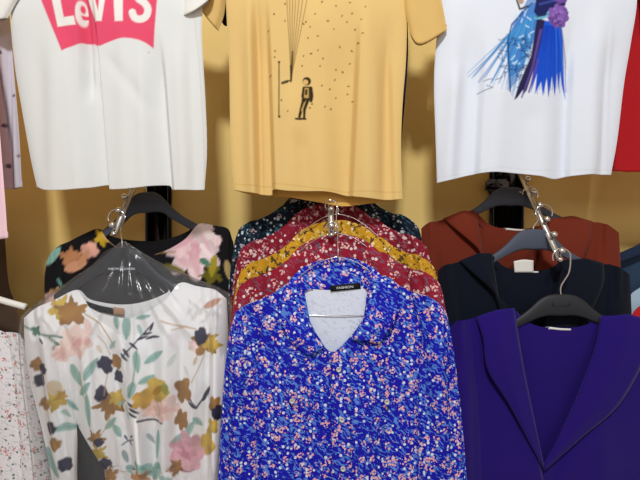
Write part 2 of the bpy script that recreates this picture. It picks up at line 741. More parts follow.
    def peony(self, x, y, r, c_out, c_in, seed=0, sx=1.0, sy=1.0):
        rn = random.Random(seed)
        self.blob(x, y, r, c_out, 7, 0.28, rn.random() * 6, 1, sx, sy)
        for i in range(13):
            a = rn.uniform(0, 6.28)
            q = r * rn.uniform(0.1, 0.75)
            px, py = x + math.cos(a) * q * sx, y + math.sin(a) * q * sy
            self.leaf(px, py, rn.uniform(0, 360), r * rn.uniform(0.5, 0.85), r * rn.uniform(0.12, 0.22),
                      c_in if i % 2 else c_out, 0.55)
        for i in range(5):
            a = rn.uniform(0, 6.28)
            self.leaf(x + math.cos(a) * r * 0.2, y + math.sin(a) * r * 0.2, rn.uniform(0, 360), r * 0.5, r * 0.1, c_in, 0.8)


TAN, MUST, MINT, INK, BLUSH, PINK = (158, 116, 64), (196, 164, 74), (146, 186, 178), (46, 44, 68), (238, 212, 204), (226, 178, 188)
DKGREEN = (84, 128, 108)

# ------------------------------------------------------------------ the setting
def structure(name, lo, hi, mat):
    bm = bmesh.new()
    bm_box(bm, lo, hi)
    o = bm_obj(name, bm, mat, None, False)
    o['kind'] = 'structure'
    return o


WALL_Y = 1.85
structure('wall_back', (-2.6, WALL_Y, 0), (2.6, WALL_Y + 0.1, 3.0), M['wall'])
structure('floor', (-2.6, -3.2, -0.1), (2.6, WALL_Y + 0.1, 0), M['floor'])


# ------------------------------------------------------------------ fixtures: wall plates and waterfall arms
def wall_plate(label, px0, px1, py_top, py_bot, knob=None):
    d = WALL_Y
    x0, x1 = (px0 - 320) / F * d, (px1 - 320) / F * d
    z1, z0 = CZ + (240 - py_top) / F * d, CZ + (240 - py_bot) / F * d
    t = thing('wall_plate', label, 'wall plate', ((x0 + x1) / 2, d, z0), 'black wall plates behind the display arms')
    bm = bmesh.new()
    bm_box(bm, (x0, d - 0.012, z0), (x1, d + 0.0, z1), 0.002)
    bm_obj('plate', bm, M['black_gloss'], t)
    bm = bmesh.new()
    for xx in (x0 + 0.004, x1 - 0.012):
        bm_box(bm, (xx, d - 0.018, z0), (xx + 0.008, d - 0.010, z1), 0.001)
    bm_obj('edge_rail', bm, M['black_gloss'], t)
    if knob:
        k = P(knob[0], knob[1], d - 0.04)
        bm = bmesh.new()
        bm_box(bm, (k.x - 0.03, d - 0.045, k.z - 0.03), (k.x + 0.052, d - 0.012, k.z + 0.018), 0.008)
        bm_obj('clamp_block', bm, M['black_gloss'], t)
        bm = bmesh.new()
        r = bmesh.ops.create_cone(bm, cap_ends=True, segments=24, radius1=0.011, radius2=0.009, depth=0.012)
        for v in r['verts']:
            v.co = Vector((k.x + v.co.x, d - 0.05 - v.co.z * -1, k.z + v.co.y))
        bm_obj('knob', bm, M['hanger_slate'], t)
    return t


def display_arm(label, X, d_end, z_end, n, step, name='display_arm'):
    """sloping waterfall arm; balls along its upper edge"""
    t = thing(name, label, 'display arm', (X, WALL_Y - 0.02, z_end + (WALL_Y - d_end)), 'sloping chrome display arms')
    k = 0.7071
    a = Vector((X, d_end + 0.010, z_end - 0.026))                # lower end of bar
    ln = (WALL_Y - 0.03 - a.y) / k
    bm = bmesh.new()
    bm_box(bm, (-0.0085, 0, -0.005), (0.0085, ln, 0.005), 0.002)
    for v in bm.verts:
        y, z = v.co.y, v.co.z
        v.co = Vector((a.x + v.co.x, a.y + k * y - k * z, a.z + k * y + k * z))
    bm_obj('bar', bm, M['steel'], t)
    bm = bmesh.new()
    bm_box(bm, (X - 0.02, WALL_Y - 0.04, z_end + WALL_Y - d_end - 0.06), (X + 0.02, WALL_Y - 0.015, z_end + WALL_Y - d_end + 0.02), 0.003)
    bm_obj('bracket', bm, M['steel'], t)
    for i in range(n):
        c = Vector((X, d_end + step * i, z_end + step * i))
        bm = bmesh.new()
        bmesh.ops.create_uvsphere(bm, u_segments=20, v_segments=14, radius=0.0102)
        for v in bm.verts:
            v.co += c
        r = bmesh.ops.create_cone(bm, cap_ends=True, segments=12, radius1=0.004, radius2=0.004, depth=0.024)
        for v in r['verts']:
            q = v.co.copy()
            v.co = c + Vector((q.x, k * (0.012 + q.z) - k * q.y, -k * (0.012 + q.z) - k * q.y))
        bm_obj('ball_stop', bm, M['chrome'], t)
    # end ball below the tip
    bm = bmesh.new()
    bmesh.ops.create_uvsphere(bm, u_segments=20, v_segments=14, radius=0.0085)
    for v in bm.verts:
        v.co += Vector((X, a.y, a.z + 0.001))
    bm_obj('end_cap', bm, M['chrome'], t)
    return t


display_arm('sloping chrome display arm behind the white t-shirt with red logo, holding the floral blouses', -0.606, 1.46, CZ + 0.0437, 6, 0.0456)
display_arm('sloping chrome display arm under the yellow t-shirt, holding the stack of ditsy floral shirts', 0.032, 1.405, CZ + 0.040, 7, 0.05)
display_arm('sloping chrome display arm with six balls above the plain navy and purple jackets', 0.6726, 1.392, CZ - 0.030, 8, 0.0456)
wall_plate('black glossy plate on the wall behind the black floral blouse hanger', 146, 172, -30, 262)
wall_plate('black plate with a knobbed clamp on the wall above the rust jacket', 489, 523, -30, 262, (495, 184))


# ------------------------------------------------------------------ hangers
def hook_path(base, top, R=0.017):
    """hook from hanger neck up and over an arm"""
    bx, by, bz = base
    tx, ty, tz = top
    s = 1 if bx >= tx else -1
    pts = [(bx, by, bz), (bx + 0.0, by, bz + (tz - bz) * 0.25), (tx + s * R * 0.9, (by + ty) / 2, bz + (tz - bz) * 0.62)]
    for a in (0, 35, 70, 105, 140, 175, 205):
        an = math.radians(a)
        pts.append((tx + s * R * math.cos(an), ty, tz + R * math.sin(an)))
    return pts


def plastic_hanger(label, apex, d, hook_top, mat, text=None, sx=1.0, sz=1.0, tilt=0.0, group=None, badge=False, crown=1.0):
    A = P(apex[0], apex[1], d)
    H = P(hook_top[0], hook_top[1], hook_top[2])
    t = thing('clothes_hanger', label, 'hanger', tuple(A), group)
    up = [(0, 0), (.022, -.0005), (.044, -.006), (.066, -.020), (.09, -.042), (.12, -.064), (.155, -.083), (.185, -.097), (.205, -.110)]
    lo = [(0, -.062 * crown), (.03, -.061 * crown), (.06, -.064 * crown - .002), (.09, -.078), (.12, -.092), (.155, -.108), (.185, -.120), (.205, -.126)]
    U = curve(up, 30)
    L = curve(lo, 30)
    bm = bmesh.new()
    outline = [(x, z) for x, z in U] + [(x, z) for x, z in L[::-1]]
    # quads between upper and lower edges, rounded front and back
    prof = [(-0.0062, 0.30), (-0.0075, 0.5), (-0.0062, 0.70)]
    cols = []
    ct, st = math.cos(tilt), math.sin(tilt)
    seq = [(-1, i) for i in range(29, 0, -1)] + [(1, i) for i in range(30)]
    for s, i in seq:
        ux, uz = U[i]
        lx, lz = L[i]
        ring = []
        th = 0.0065
        for (f, y) in ((0.0, 0), (0.04, -th * .75), (0.12, -th), (0.5, -th * 1.05), (0.88, -th), (0.96, -th * .75), (1.0, 0), (0.96, th * .75), (0.88, th), (0.12, th), (0.04, th * .75)):
            x = s * (ux + (lx - ux) * f) * sx
            z = (uz + (lz - uz) * f) * sz
            ring.append(bm.verts.new((A.x + ct * x - st * z, A.y + y, A.z + st * x + ct * z)))
        cols.append(ring)
    n = len(cols[0])
    for a, b in zip(cols[:-1], cols[1:]):
        for k in range(n):
            bm.faces.new((a[k], a[(k + 1) % n], b[(k + 1) % n], b[k]))
    bm.faces.new(cols[0])
    bm.faces.new(cols[-1][::-1])
    body = bm_obj('hanger_body', bm, mat, t)
    tube('hook', t, M['chrome'], hook_path((A.x, A.y, A.z - 0.006), (H.x, H.y, H.z - 0.012), 0.025), 0.0021, 10, smooth_n=60)
    if badge:
        bm = bmesh.new()
        bm_box(bm, (A.x - 0.027, A.y - 0.0086, A.z - 0.033), (A.x + 0.022, A.y - 0.006, A.z - 0.031), 0.0006)
        bm_box(bm, (A.x - 0.027, A.y - 0.0086, A.z - 0.033), (A.x - 0.0255, A.y - 0.006, A.z - 0.018), 0.0006)
        bm_box(bm, (A.x + 0.0205, A.y - 0.0086, A.z - 0.033), (A.x + 0.022, A.y - 0.006, A.z - 0.018), 0.0006)
        sub(bm_obj('raised_badge', bm, mat, t), body)
    if text:
        o = text_part('lettering', t, M['label_text'], text, (A.x + 0.003, A.y - 0.0074, A.z - 0.063), 0.0068, 0.078)
        sub(o, body)
    return t


def wire_hanger(label, apex, d, hook_top, half=0.2, drop=0.075, group='thin wire hangers in the floral shirts'):
    A = P(apex[0], apex[1], d)
    H = P(*hook_top)
    t = thing('wire_hanger', label, 'hanger', tuple(A), group)
    pts = []
    for s in (-1, 1):
        side = [(0.0, 0), (.02, -.004), (.05, -.014), (.10, -.05), (half, -drop), (half + .004, -drop - .008), (half - .006, -drop - .014)]
        side = [(A.x + s * x, A.y, A.z + z) for x, z in side]
        pts = side[::-1] + pts if s == -1 else pts + side[1:]
    loop = pts + [pts[0]]
    tube('shoulder_wire', t, M['chrome'], curve3(np.array(loop), 160), 0.0014, 8)
    tube('hook', t, M['chrome'], hook_path((A.x, A.y, A.z - 0.001), (H.x, H.y, H.z), 0.017), 0.0015, 10, smooth_n=60)
    return t


# ------------------------------------------------------------------ t-shirts
def tshirt(label, d, top, back_top, bottom, back_bottom, left, right, lsl, rsl, mat, fold, paint=None, res=1.0, base=None, T=0.028, rib=None, name='t_shirt', group='t-shirts on the upper row'):
    c = P(sum(p[0] for p in bottom) / len(bottom), bottom[0][1], d)
    t = thing(name, label, 't-shirt', (c.x, d, c.z), group)
    shell('body', t, mat, d, top, bottom, left, right, T, 0.02, back_top, back_bottom, fold, res, paint, neck=0.5, back_paint=base)
    sm = rib or mat
    for dd, (st, sb, sl, sr) in (lsl, rsl):
        shell('sleeve', t, sm, d + dd, st, sb, sl, sr, 0.020, 0.016, fold=soft(3, 0.002, 3, 0.4, 60), res=2.2, neck=1.0, topT=0.6)
    # ribbed neckband
    rails = [[(x, y, d - 0.012) for x, y in top[1:-1]], [(x, y - 6, d - 0.012) for x, y in top[1:-1]]]
    loft('neckband', t, sm, rails, 40, 5, 0.003)
    return t


# white tee with red logo
def logo_paint():
    p = Paint((221, 222, 220))
    RED = (226, 80, 110)
    p.poly([(26, -42), (162, -42), (157, 0), (153.2, 48), (146, 43), (139, 40), (132, 38.6), (124, 38.4), (117, 39.5), (110, 41.6), (104, 44), (99.5, 46),
            (94, 42.4), (89, 39.6), (84, 38.6), (78, 40), (71, 44.5), (62, 51), (52, 27), (41, 0)], RED)
    Wt = (233, 231, 225)
    # L
    p.poly([(48, -20), (57, -20), (63.5, 17), (72.5, 14.5), (74, 23), (57.5, 26.5)], Wt)
    # e
    p.disc(79, 11, 5.2, Wt, 1, 12.5)
    p.disc(79.8, 6.5, 2.0, RED, 1, 4)
    p.poly([(78, 12.5), (88, 11.5), (88, 15), (79, 16.5)], RED)
    # V
    p.poly([(81, -18), (90, -18), (98, 11), (100, -18), (107.5, -18), (101.5, 20.8), (93.5, 20.8)], Wt)
    # I
    p.poly([(112.5, -20), (122.5, -20), (123.3, 21.4), (115, 21.4)], Wt)
    # apostrophe
    p.poly([(125.5, -20), (131, -20), (129, -10), (126, -10)], Wt)
    # S
    pts = [(149.5, -11), (145, -17), (138.5, -16), (135.5, -9), (138, -2), (144.5, 3), (148, 9), (146, 16.5), (140, 19.3), (134.5, 17.5), (132.5, 12.5)]
    p.line(curve(pts, 26), 3.6, Wt)
    p.poly([(114, -60), (118, -60), (118, -59), (114, -59)], (240, 238, 232))
    p.disc(148.5, 52, 0.6, (200, 120, 130))
    # seam of the right side and hem stitching
    p.line([(194, 12), (199, 60), (203, 120), (205, 185)], 0.35, (200, 194, 184), 0.7)
    return p


M['tee_white'] = painted('white_jersey_with_print', 0.95)
M['tee_white_plain'] = cloth('cream_white_jersey', (238, 236, 230), wrinkle=0.8)
tshirt('white t-shirt with a red logo print across the chest', 1.45,
       [(16, -40), (84, -58), (118, -32), (152, -58), (204, -40)], [(16, -40), (84, -58), (118, -54), (152, -58), (204, -40)],
       [(37, 187), (46, 190), (64, 189.8), (85, 187.5), (102, 183.8), (106, 188.6), (121, 189.2), (138, 187.6), (165, 184.6), (171, 189.4), (188, 190), (204.5, 190)],
       [(37, 187), (60, 186), (85, 184), (106, 183), (138, 183), (165, 182), (188, 184), (204.5, 190)],
       [(11, 12), (14, 60), (22, 110), (31, 160)], [(203, 0), (202, 37), (205.5, 100), (207, 150)],
       (-0.012, ([(16, -48), (26, -10)], [(-30, 6), (-10, 19), (8, 18)], [(-12, -25)], [(17, 2)])),
       (-0.012, ([(186, -46), (206, -46)], [(182.5, 16), (196, 9), (212, -3)], [(183, -10)], [(214, -20)])),
       M['tee_white'],
       fsum(pleat(88, -10, 104, 192, 30, 0.040), pleat(158, 40, 169, 192, 22, 0.026), pleat(82, -30, 84, 60, 9, 0.014),
            folds((122, 20, 124, 195, 9, 0.006), (54, 60, 50, 195, 12, 0.007), (178, 60, 184, 195, 7, 0.007), (190, 40, 196, 195, 5, -0.006),
                  (40, 60, 44, 180, 9, -0.006), (140, 60, 144, 190, 7, 0.005), (60, 20, 92, 90, 6, -0.004), (110, 60, 150, 110, 7, -0.004)), soft(5, 0.0012, 4, 0.3, 45)),
       logo_paint(), 0.8, (232, 228, 220), rib=M['tee_white_plain'])


# yellow tee with balloon strings and a small suited figure
def yellow_paint():
    p = Paint((222, 188, 122), 0.5)
    K = (52, 40, 24)
    G = (120, 88, 40)
    for x in (286.8, 289.6, 292.6, 295.6, 299.0, 302.6, 306.9):
        p.line([(x + (x - 291) * 0.35, -28), (x, 0), (291.2, 78.5)], 0.36, G, 0.8)
    p.line([(292.6, 52), (291.2, 80)], 0.9, K, 0.75)
    p.line([(291.0, 66), (291.0, 82)], 1.2, K, 0.8, 0.8)
    for x, y, r in ((271, -46, 17), (290, -56, 18), (309, -50, 17), (325, -40, 14)):
        p.disc(x, y - 4, r, (176, 120, 60))
    # pole with dotted ends
    p.line([(279, 63), (279, 116)], 0.65, K, 0.85)
    p.disc(279, 62, 1.2, K)
    p.disc(279.4, 117, 1.2, K)
    # reaching arm
    p.line([(282.5, 83), (287, 81.6)], 1.5, K, 0.9)
    p.line([(287, 81.6), (291, 80.4)], 0.8, K, 0.9)
    # suited figure
    p.disc(306.8, 81.3, 4.2, K)
    p.disc(305.6, 82.2, 2.6, (214, 176, 104))
    p.poly([(303.5, 86.5), (310.8, 86.5), (312, 100), (301.5, 101)], (70, 56, 36))
    p.poly([(304.6, 88), (308.6, 88), (308.8, 98), (304, 98.5)], (190, 152, 88))
    p.poly([(305.2, 89.5), (307.4, 89.5), (307.2, 95), (304.9, 95)], K)
    p.line([(311, 88), (312, 96), (311, 101)], 1.5, K)
    p.line([(303.4, 88), (302.2, 97)], 0.9, K)
    p.line([(304, 100), (301.5, 109), (299.5, 117.5)], 2.0, K, 1, 1.3)
    p.line([(304.8, 103), (301.8, 111)], 0.7, (200, 160, 92))
    p.line([(308, 100), (304.5, 110), (304.2, 118)], 1.6, K, 1, 1.2)
    p.line([(296, 119.5), (300.5, 119.6)], 1.0, K)
    p.line([(301.5, 119.2), (305.5, 119.2)], 1.0, K)
    rn = random.Random(11)
    # scattered specks
    pts = [(274, 14), (285, 4), (306, 22), (310, 27), (303.5, 24), (328, 21), (342, 16), (347, 22), (334, 29), (355, 30), (352, 14), (303.6, 56), (311, 53.6), (320, 65.6), (323, 58), (340, 46),
           (336, 68), (352, 50), (350, 62), (335, 78), (330, 88), (336, 96), (322, 85), (348, 92), (353, 100), (325, 106), (331, 108), (312, 104), (310, 108), (275, 51), (274.6, 57),
           (285, 21), (318, 36), (308, 38), (302, 66), (361, 21), (362, 35), (358, 44), (343, 70), (318, 50), (349, 84), (281.5, 100.5), (288, 112), (315, 14), (322, 2), (336, 6), (350, 3), (365, 8), (268, 30), (270, 75)]
    for i, (x, y) in enumerate(pts):
        p.leaf(x, y, rn.uniform(0, 180), rn.uniform(2.0, 2.9), rn.uniform(0.7, 1.1), (104, 70, 34), 0.9)
    # hem stitching
    p.line([(234, 184), (270, 186.5), (272, 183.5), (300, 186), (345, 191), (401, 192)], 0.3, (196, 150, 74), 0.7)
    return p


M['tee_yellow'] = painted('yellow_jersey_with_print', 0.95)
M['tee_yellow_plain'] = cloth('yellow_jersey', (222, 184, 114), wrinkle=0.8)
tshirt('mustard yellow t-shirt printed with a small figure, strings and specks', 1.44,
       [(228, -44), (286, -62), (316, -34), (348, -62), (404, -44)], [(228, -44), (286, -62), (316, -58), (348, -62), (404, -44)],
       [(234, 190), (250, 192.6), (270, 194.8), (273, 189.6), (290, 191.2), (327, 191.4), (352, 196), (380, 199.5), (402.5, 199.5)],
       [(234, 190), (252, 194.5), (272, 195.5), (290, 197), (320, 202), (344, 205.5), (372, 203), (402.5, 199.5)],
       [(226, 0), (229, 60), (230, 120), (231.5, 160)], [(407, 10), (406, 60), (402.5, 105), (401, 150)],
       (0.042, ([(214, -46), (232, -46)], [(197, 4), (205, 15), (218.5, 31)], [(203, -20)], [(227, -10), (224, 15)])),
       (-0.006, ([(404, -44), (426, -44)], [(409.5, 33), (421, 43.5), (447, 30)], [(404, 0)], [(440, -5)])),
       M['tee_yellow'],
       fsum(pleat(264, 0, 271, 200, 18, 0.026), pleat(356, 20, 348, 200, 30, 0.022), pleat(386, 30, 392, 200, 14, 0.014),
            folds((256, 20, 260, 200, 4, -0.0221), (250, 10, 254, 195, 8, 0.0102), (290, 100, 286, 200, 12, 0.0102), (330, 60, 345, 200, 14, -0.0119), (365, 10, 368, 200, 12, 0.0136),
                  (392, 40, 384, 200, 8, -0.0119), (300, 140, 310, 200, 8, -0.0068), (240, 60, 241, 190, 6, -0.0068)), soft(8, 0.0012, 4, 0.3, 50)),
       yellow_paint(), 0.75, (222, 172, 88), rib=M['tee_yellow_plain'])

# dark navy tee peeking out behind the yellow one
M['tee_navy'] = cloth('navy_jersey', (30, 34, 60))
tshirt('dark navy t-shirt mostly hidden behind the yellow t-shirt', 1.55,
       [(236, -38), (288, -54), (317, -28), (346, -54), (402, -38)], [(236, -38), (288, -54), (317, -50), (346, -54), (402, -38)],
       [(238, 150), (320, 158), (400, 153)], [(238, 152), (320, 160), (400, 155)],
       [(230, 0), (232, 70)], [(407, 10), (408, 55), (405, 100)],
       (0.0, ([(226, -40), (236, -40)], [(219, 14), (222, 22), (227, 26)], [(221, -15)], [(230, -8)])),
       (0.0, ([(402, -40), (410, -40)], [(404, 20), (407, 24), (411, 18)], [(403, -10)], [(411, -10)])),
       M['tee_navy'], soft(2, 0.003), None, 4.0, name='t_shirt')


# white tee with painted gown
def gown_paint():
    p = Paint((221, 226, 236), 0.6)
    rn = random.Random(4)
    # tulle overskirt
    p.poly([(533, -12), (546, -12), (538, 22), (531, 48), (516, 82), (508, 92), (507, 40)], (52, 120, 190), 0.75)
    p.poly([(521, 12), (535, 2), (540, 10), (534, 40), (524, 66), (510, 78), (506, 50), (512, 24)], (38, 112, 196), 0.75)
    for i in range(26):
        f = i / 25
        x0, y0 = 510 + f * 26, 34 - f * 22
        x1, y1 = 471 + f * 50 + rn.uniform(-3, 3), 76 + f * 22 + rn.uniform(-6, 3)
        p.line([(x0, y0), ((x0 + x1) / 2 + rn.uniform(-2, 2), (y0 + y1) / 2), (x1, y1)], rn.uniform(0.6, 1.3), (46, 122, 196) if i % 3 else (84, 160, 210), 0.75, 0.25)
    for i in range(44):
        f, g = rn.random(), rn.random()
        x, y = 508 - 26 * f * (1 - g) + 22 * g, 40 + 44 * f + rn.uniform(-12, 4)
        p.line([(x, y), (x + rn.uniform(-6, 6), y + rn.uniform(-3, 5)), (x + rn.uniform(-8, 8), y + rn.uniform(1, 7))], 0.45, (36, 64, 110), 0.75)
    for i in range(26):
        x, y = 524 + rn.uniform(-12, 10), 30 + rn.uniform(-20, 40)
        p.line([(x, y), (x + rn.uniform(-4, 4), y + rn.uniform(-3, 4))], 0.7, (190, 222, 240), 0.8)
    p.line([(532, 3), (512, 24), (508, 40), (510, 92)], 0.7, (20, 60, 120), 0.9)
    p.line([(508, 34), (486, 62), (474, 76)], 0.8, (40, 110, 180), 0.7, 0.3)
    # hand and bracelet bits above
    p.line([(517, 0), (520, 9), (528, 6)], 1.0, (60, 70, 80))
    p.disc(521, 1, 3, (176, 150, 130))
    # blue skirt with ragged brush ends
    p.poly([(541, 20), (560, 22), (564, 40), (567, 70), (570, 97), (566.5, 86), (563, 70), (561.5, 88), (559, 72), (557, 95), (553, 76), (549, 97), (547, 78), (543, 96), (541, 82), (535, 94), (537, 74), (531, 92),
            (533, 70), (539, 45)], (26, 84, 206))
    for i in range(16):
        x = 536 + i * 2.2
        p.line([(545 + i * 1.1, 26), (x, 60), (x - 1 + i * 0.15, rn.uniform(76, 96))], rn.uniform(0.5, 1.1), rn.choice([(16, 62, 180), (40, 110, 226), (12, 50, 160)]), 0.8, 0.3)
    # dark panel
    p.poly([(537, 18), (545, 20), (541, 42), (535, 66), (527, 90), (524, 94), (523, 90), (518, 97), (514, 100), (520, 82), (531, 56)], (36, 34, 74))
    p.line([(541, 30), (533, 66), (522, 97)], 1.4, (92, 70, 150), 0.9, 0.8)
    p.line([(538, 60), (529, 92)], 0.9, (96, 64, 140), 0.9)
    # bodice
    p.poly([(535, -14), (560, -14), (566, 4), (560, 12), (549, 14), (541, 20), (534, 12), (536, 2)], (28, 34, 86))
    p.line([(540, 4), (556, 0)], 1.2, (60, 70, 150), 0.8)
    p.line([(536, 18), (546, 17), (549, 12)], 1.4, (110, 180, 210), 0.9)
    for i in range(7):
        p.disc(537 + i * 1.8, 17 - i * 0.5, 0.6, (20, 30, 60))
    # purple bouquet
    p.blob(558.5, 16, 11.5, (120, 84, 160), 9, 0.12, 0.3, sx=0.95, sy=1.05)
    for i in range(60):
        a, q = rn.uniform(0, 6.28), 10 * math.sqrt(rn.random())
        p.disc(558.5 + q * math.cos(a), 16 + q * math.sin(a), rn.uniform(0.7, 1.4), rn.choice([(150, 116, 188), (98, 60, 140), (132, 92, 172), (84, 52, 124)]), 0.85)
    p.blob(561, -4, 8, (104, 70, 146), 7, 0.15, 1.0)
    p.line([(437, 178), (500, 167), (540, 170), (610, 170)], 0.3, (205, 208, 214), 0.7)
    return p


M['tee_gown'] = painted('white_jersey_with_gown_print', 0.95)
M['tee_cool_plain'] = cloth('cool_white_jersey', (234, 237, 242), wrinkle=0.8)
tshirt('white t-shirt printed with a blue and purple gown', 1.46,
       [(446, -40), (506, -62), (540, -34), (574, -62), (634, -42)], [(446, -40), (506, -62), (540, -58), (574, -62), (634, -42)],
       [(437, 183), (452, 179.6), (471, 174.6), (493, 172.2), (520, 173.4), (540, 175.6), (556, 178.4), (571, 176), (592, 174.5), (611, 175)],
       [(437, 183), (471, 172), (500, 169.6), (540, 170), (571, 171), (592, 172), (611, 175)],
       [(441, 0), (436, 46), (434, 84), (435.5, 137)], [(637, 0), (631, 42), (624, 84), (617.5, 138)],
       (0.025, ([(434, -42), (448, -42)], [(418, 6), (426, 12), (436, 14)], [(424, -20)], [(441, -5)])),
       (0.0, ([(632, -44), (650, -44)], [(644, 22), (660, 16), (676, 6)], [(642, -10)], [(668, -20)])),
       M['tee_gown'],
       fsum(pleat(572, 30, 566, 190, 26, 0.018), pleat(482, 40, 474, 190, 24, 0.016), pleat(606, 30, 600, 190, 14, 0.010),
            folds((470, 40, 462, 185, 10, -0.0119), (500, 80, 492, 185, 12, 0.0102), (575, 30, 566, 185, 12, -0.0102), (600, 30, 594, 180, 12, 0.0119), (530, 110, 527, 185, 14, -0.0085), (455, 80, 446, 180, 8, 0.0102),
                  (612, 60, 604, 180, 6, -0.0085)), soft(21, 0.0014, 4, 0.3, 50)),
       gown_paint(), 0.75, (226, 229, 234), rib=M['tee_cool_plain'])

# red tee at the right edge
M['tee_red'] = cloth('red_jersey', (172, 28, 34), wrinkle=0.8)
tshirt('plain bright red t-shirt at the right edge beside the gown print t-shirt', 1.52,
       [(628, -36), (680, -54), (706, -30), (732, -54), (786, -36)], [(628, -36), (680, -54), (706, -50), (732, -54), (786, -36)],
       [(612, 171), (640, 172), (690, 173), (780, 172)], [(612, 169), (640, 170), (690, 171), (780, 170)],
       [(626, 10), (622, 80), (615, 140)], [(786, 10), (784, 80), (780, 140)],
       (0.0, ([(622, -36), (632, -36)], [(612, 8), (618, 14), (626, 16)], [(616, -12)], [(629, -5)])),
       (0.0, ([(782, -40), (800, -36)], [(790, 20), (806, 14), (822, 6)], [(788, -10)], [(816, -20)])),
       M['tee_red'], fsum(folds((632, 40, 626, 180, 7, -0.008), (650, 40, 648, 180, 9, 0.007)), soft(4, 0.002)), None, 2.5)

# ------------------------------------------------------------------ ditsy floral shirts
M['ditsy_blue'] = ditsy('royal_blue_ditsy_print', (22, 20, 165), (96, 144, 222), 0.44, (226, 164, 182), (232, 176, 160), 0.62, (214, 218, 232), 0.20, (214, 220, 236), 1.2)
M['ditsy_red'] = ditsy('crimson_ditsy_print', (146, 26, 48), (112, 84, 104), 0.42, (232, 160, 160), (226, 198, 190), 0.55, (226, 206, 204), 0.22, (176, 90, 100), 1.05)
M['ditsy_wine'] = ditsy('wine_red_ditsy_print', (132, 24, 44), (150, 104, 116), 0.40, (226, 150, 156), (222, 196, 190), 0.60, (222, 200, 200), 0.25, (150, 70, 84), 0.95)
M['ditsy_mustard'] = ditsy('mustard_ditsy_print', (198, 146, 30), (226, 190, 96), 0.36, (236, 214, 150), (214, 160, 40), 0.35, (236, 222, 180), 0.14, (206, 160, 60), 1.05, (84, 62, 40))
M['ditsy_navy'] = ditsy('dark_navy_ditsy_print', (18, 26, 42), (48, 96, 110), 0.40, (196, 140, 150), (150, 170, 180), 0.40, (190, 204, 210), 0.22, (40, 46, 60), 1.1)

DB = 1.36
o0 = P(338, 300, DB)
shirt = thing('floral_shirt', 'royal blue ditsy floral shirt hanging in front, open collar showing a pale inside', 'shirt', tuple(o0), 'ditsy floral shirts on the middle arm')
mb = M['ditsy_blue']
s_top = [(236, 311), (252, 303), (272, 294), (292, 282), (304, 292), (309, 318), (320, 339), (332, 352), (349, 338), (363, 318), (368, 292), (384, 276), (402, 287), (422, 296), (438, 302)]
s_back = [(236, 311), (252, 303), (272, 294), (292, 282), (305, 288), (318, 290), (332, 290.5), (345, 290), (358, 288), (372, 282), (384, 276), (402, 287), (422, 296), (438, 302)]
shell('body', shirt, mb, DB, s_top, [(258, 620), (300, 628), (340, 630), (380, 628), (424, 618)],
      [(248, 340), (252, 400), (256, 480), (258, 560)], [(426, 340), (418, 400), (420, 480), (424, 560)], 0.026, 0.016, s_back, None,
      fsum(folds((290, 300, 300, 400, 16, 0.0085), (400, 330, 392, 480, 14, -0.0102), (300, 380, 305, 600, 16, -0.0102), (276, 400, 280, 600, 14, 0.0119), (360, 400, 362, 600, 14, 0.0102), (405, 430, 404, 600, 10, 0.0085),
                 (268, 345, 272, 470, 7, -0.0085)), soft(31, 0.0018, 5, 0.3, 50)), 2.2, neck=0.75, topT=0.25)
shell('sleeve', shirt, mb, DB - 0.008, [(236, 311), (248, 304), (264, 300)], [(212, 600), (234, 604), (258, 600)],
      [(230, 330), (225, 367), (222, 410), (218, 480), (214, 550)], [(262, 330), (259, 350), (256, 400), (258, 480), (260, 550)], 0.026, 0.02,
      fold=folds((240, 330, 236, 470, 8, 0.0102), (250, 340, 246, 420, 5, -0.0068), (228, 380, 226, 560, 5, -0.0068), (244, 400, 243, 560, 6, -0.0085)), res=2.4, neck=0.8, topT=0.45)
shell('sleeve', shirt, mb, DB - 0.008, [(410, 295), (425, 295.5), (438, 302)], [(420, 600), (448, 604), (474, 600)],
      [(418, 320), (421, 345), (417, 390), (418, 480), (420, 550)], [(446, 312), (451, 335), (455, 360), (461, 410), (467, 480), (472, 550)], 0.026, 0.02,
      fold=folds((436, 320, 442, 470, 9, 0.0102), (424, 345, 428, 430, 5, -0.0085), (450, 370, 456, 560, 5, -0.0068), (434, 420, 440, 560, 6, -0.0085)), res=2.4, neck=0.8, topT=0.45)
zf, zb = DB - 0.030, DB + 0.020
collar = loft('collar', shirt, mb, [
    [(324, 347, zf + .004), (312, 332, zf + .004), (306, 312, DB - .012), (304, 293, DB), (322, 290.5, zb - .004), (340, 290, zb - .004), (358, 289, zb - .004), (367, 290, DB), (367.5, 306, DB - .012), (362, 322, zf + .004), (350, 339, zf + .004)],
    [(316, 352, zf - .004), (300, 336, zf - .004), (292, 312, DB - .022), (294, 287, DB - .012), (313, 272, zb), (339, 267, zb), (360, 270, zb), (374, 279, DB - .012), (383, 300, DB - .022), (380, 322, zf - .006), (364, 341, zf - .004)],
    [(308, 357, zf), (288, 338, zf), (278, 312, DB - .020), (284, 289, DB - .010), (305, 266, zb - .002), (338, 257.5, zb - .002), (361, 261, zb - .002), (381, 275, DB - .010), (397, 298, DB - .020), (394, 322, zf - .002), (379, 344, zf)]],
    90, 14, 0.0022, smooth=True)
# placket
loft('placket', shirt, mb, [[(331, 352, DB - .0275), (331, 400, DB - .034), (332, 480, DB - .036), (332, 620, DB - .036)], [(340, 352, DB - .030), (341, 400, DB - .036), (342, 480, DB - .038), (342, 620, DB - .038)], [(350, 347, DB - .0275), (351, 400, DB - .034), (352, 480, DB - .036), (352, 620, DB - .036)]], 60, 6, 0.002)


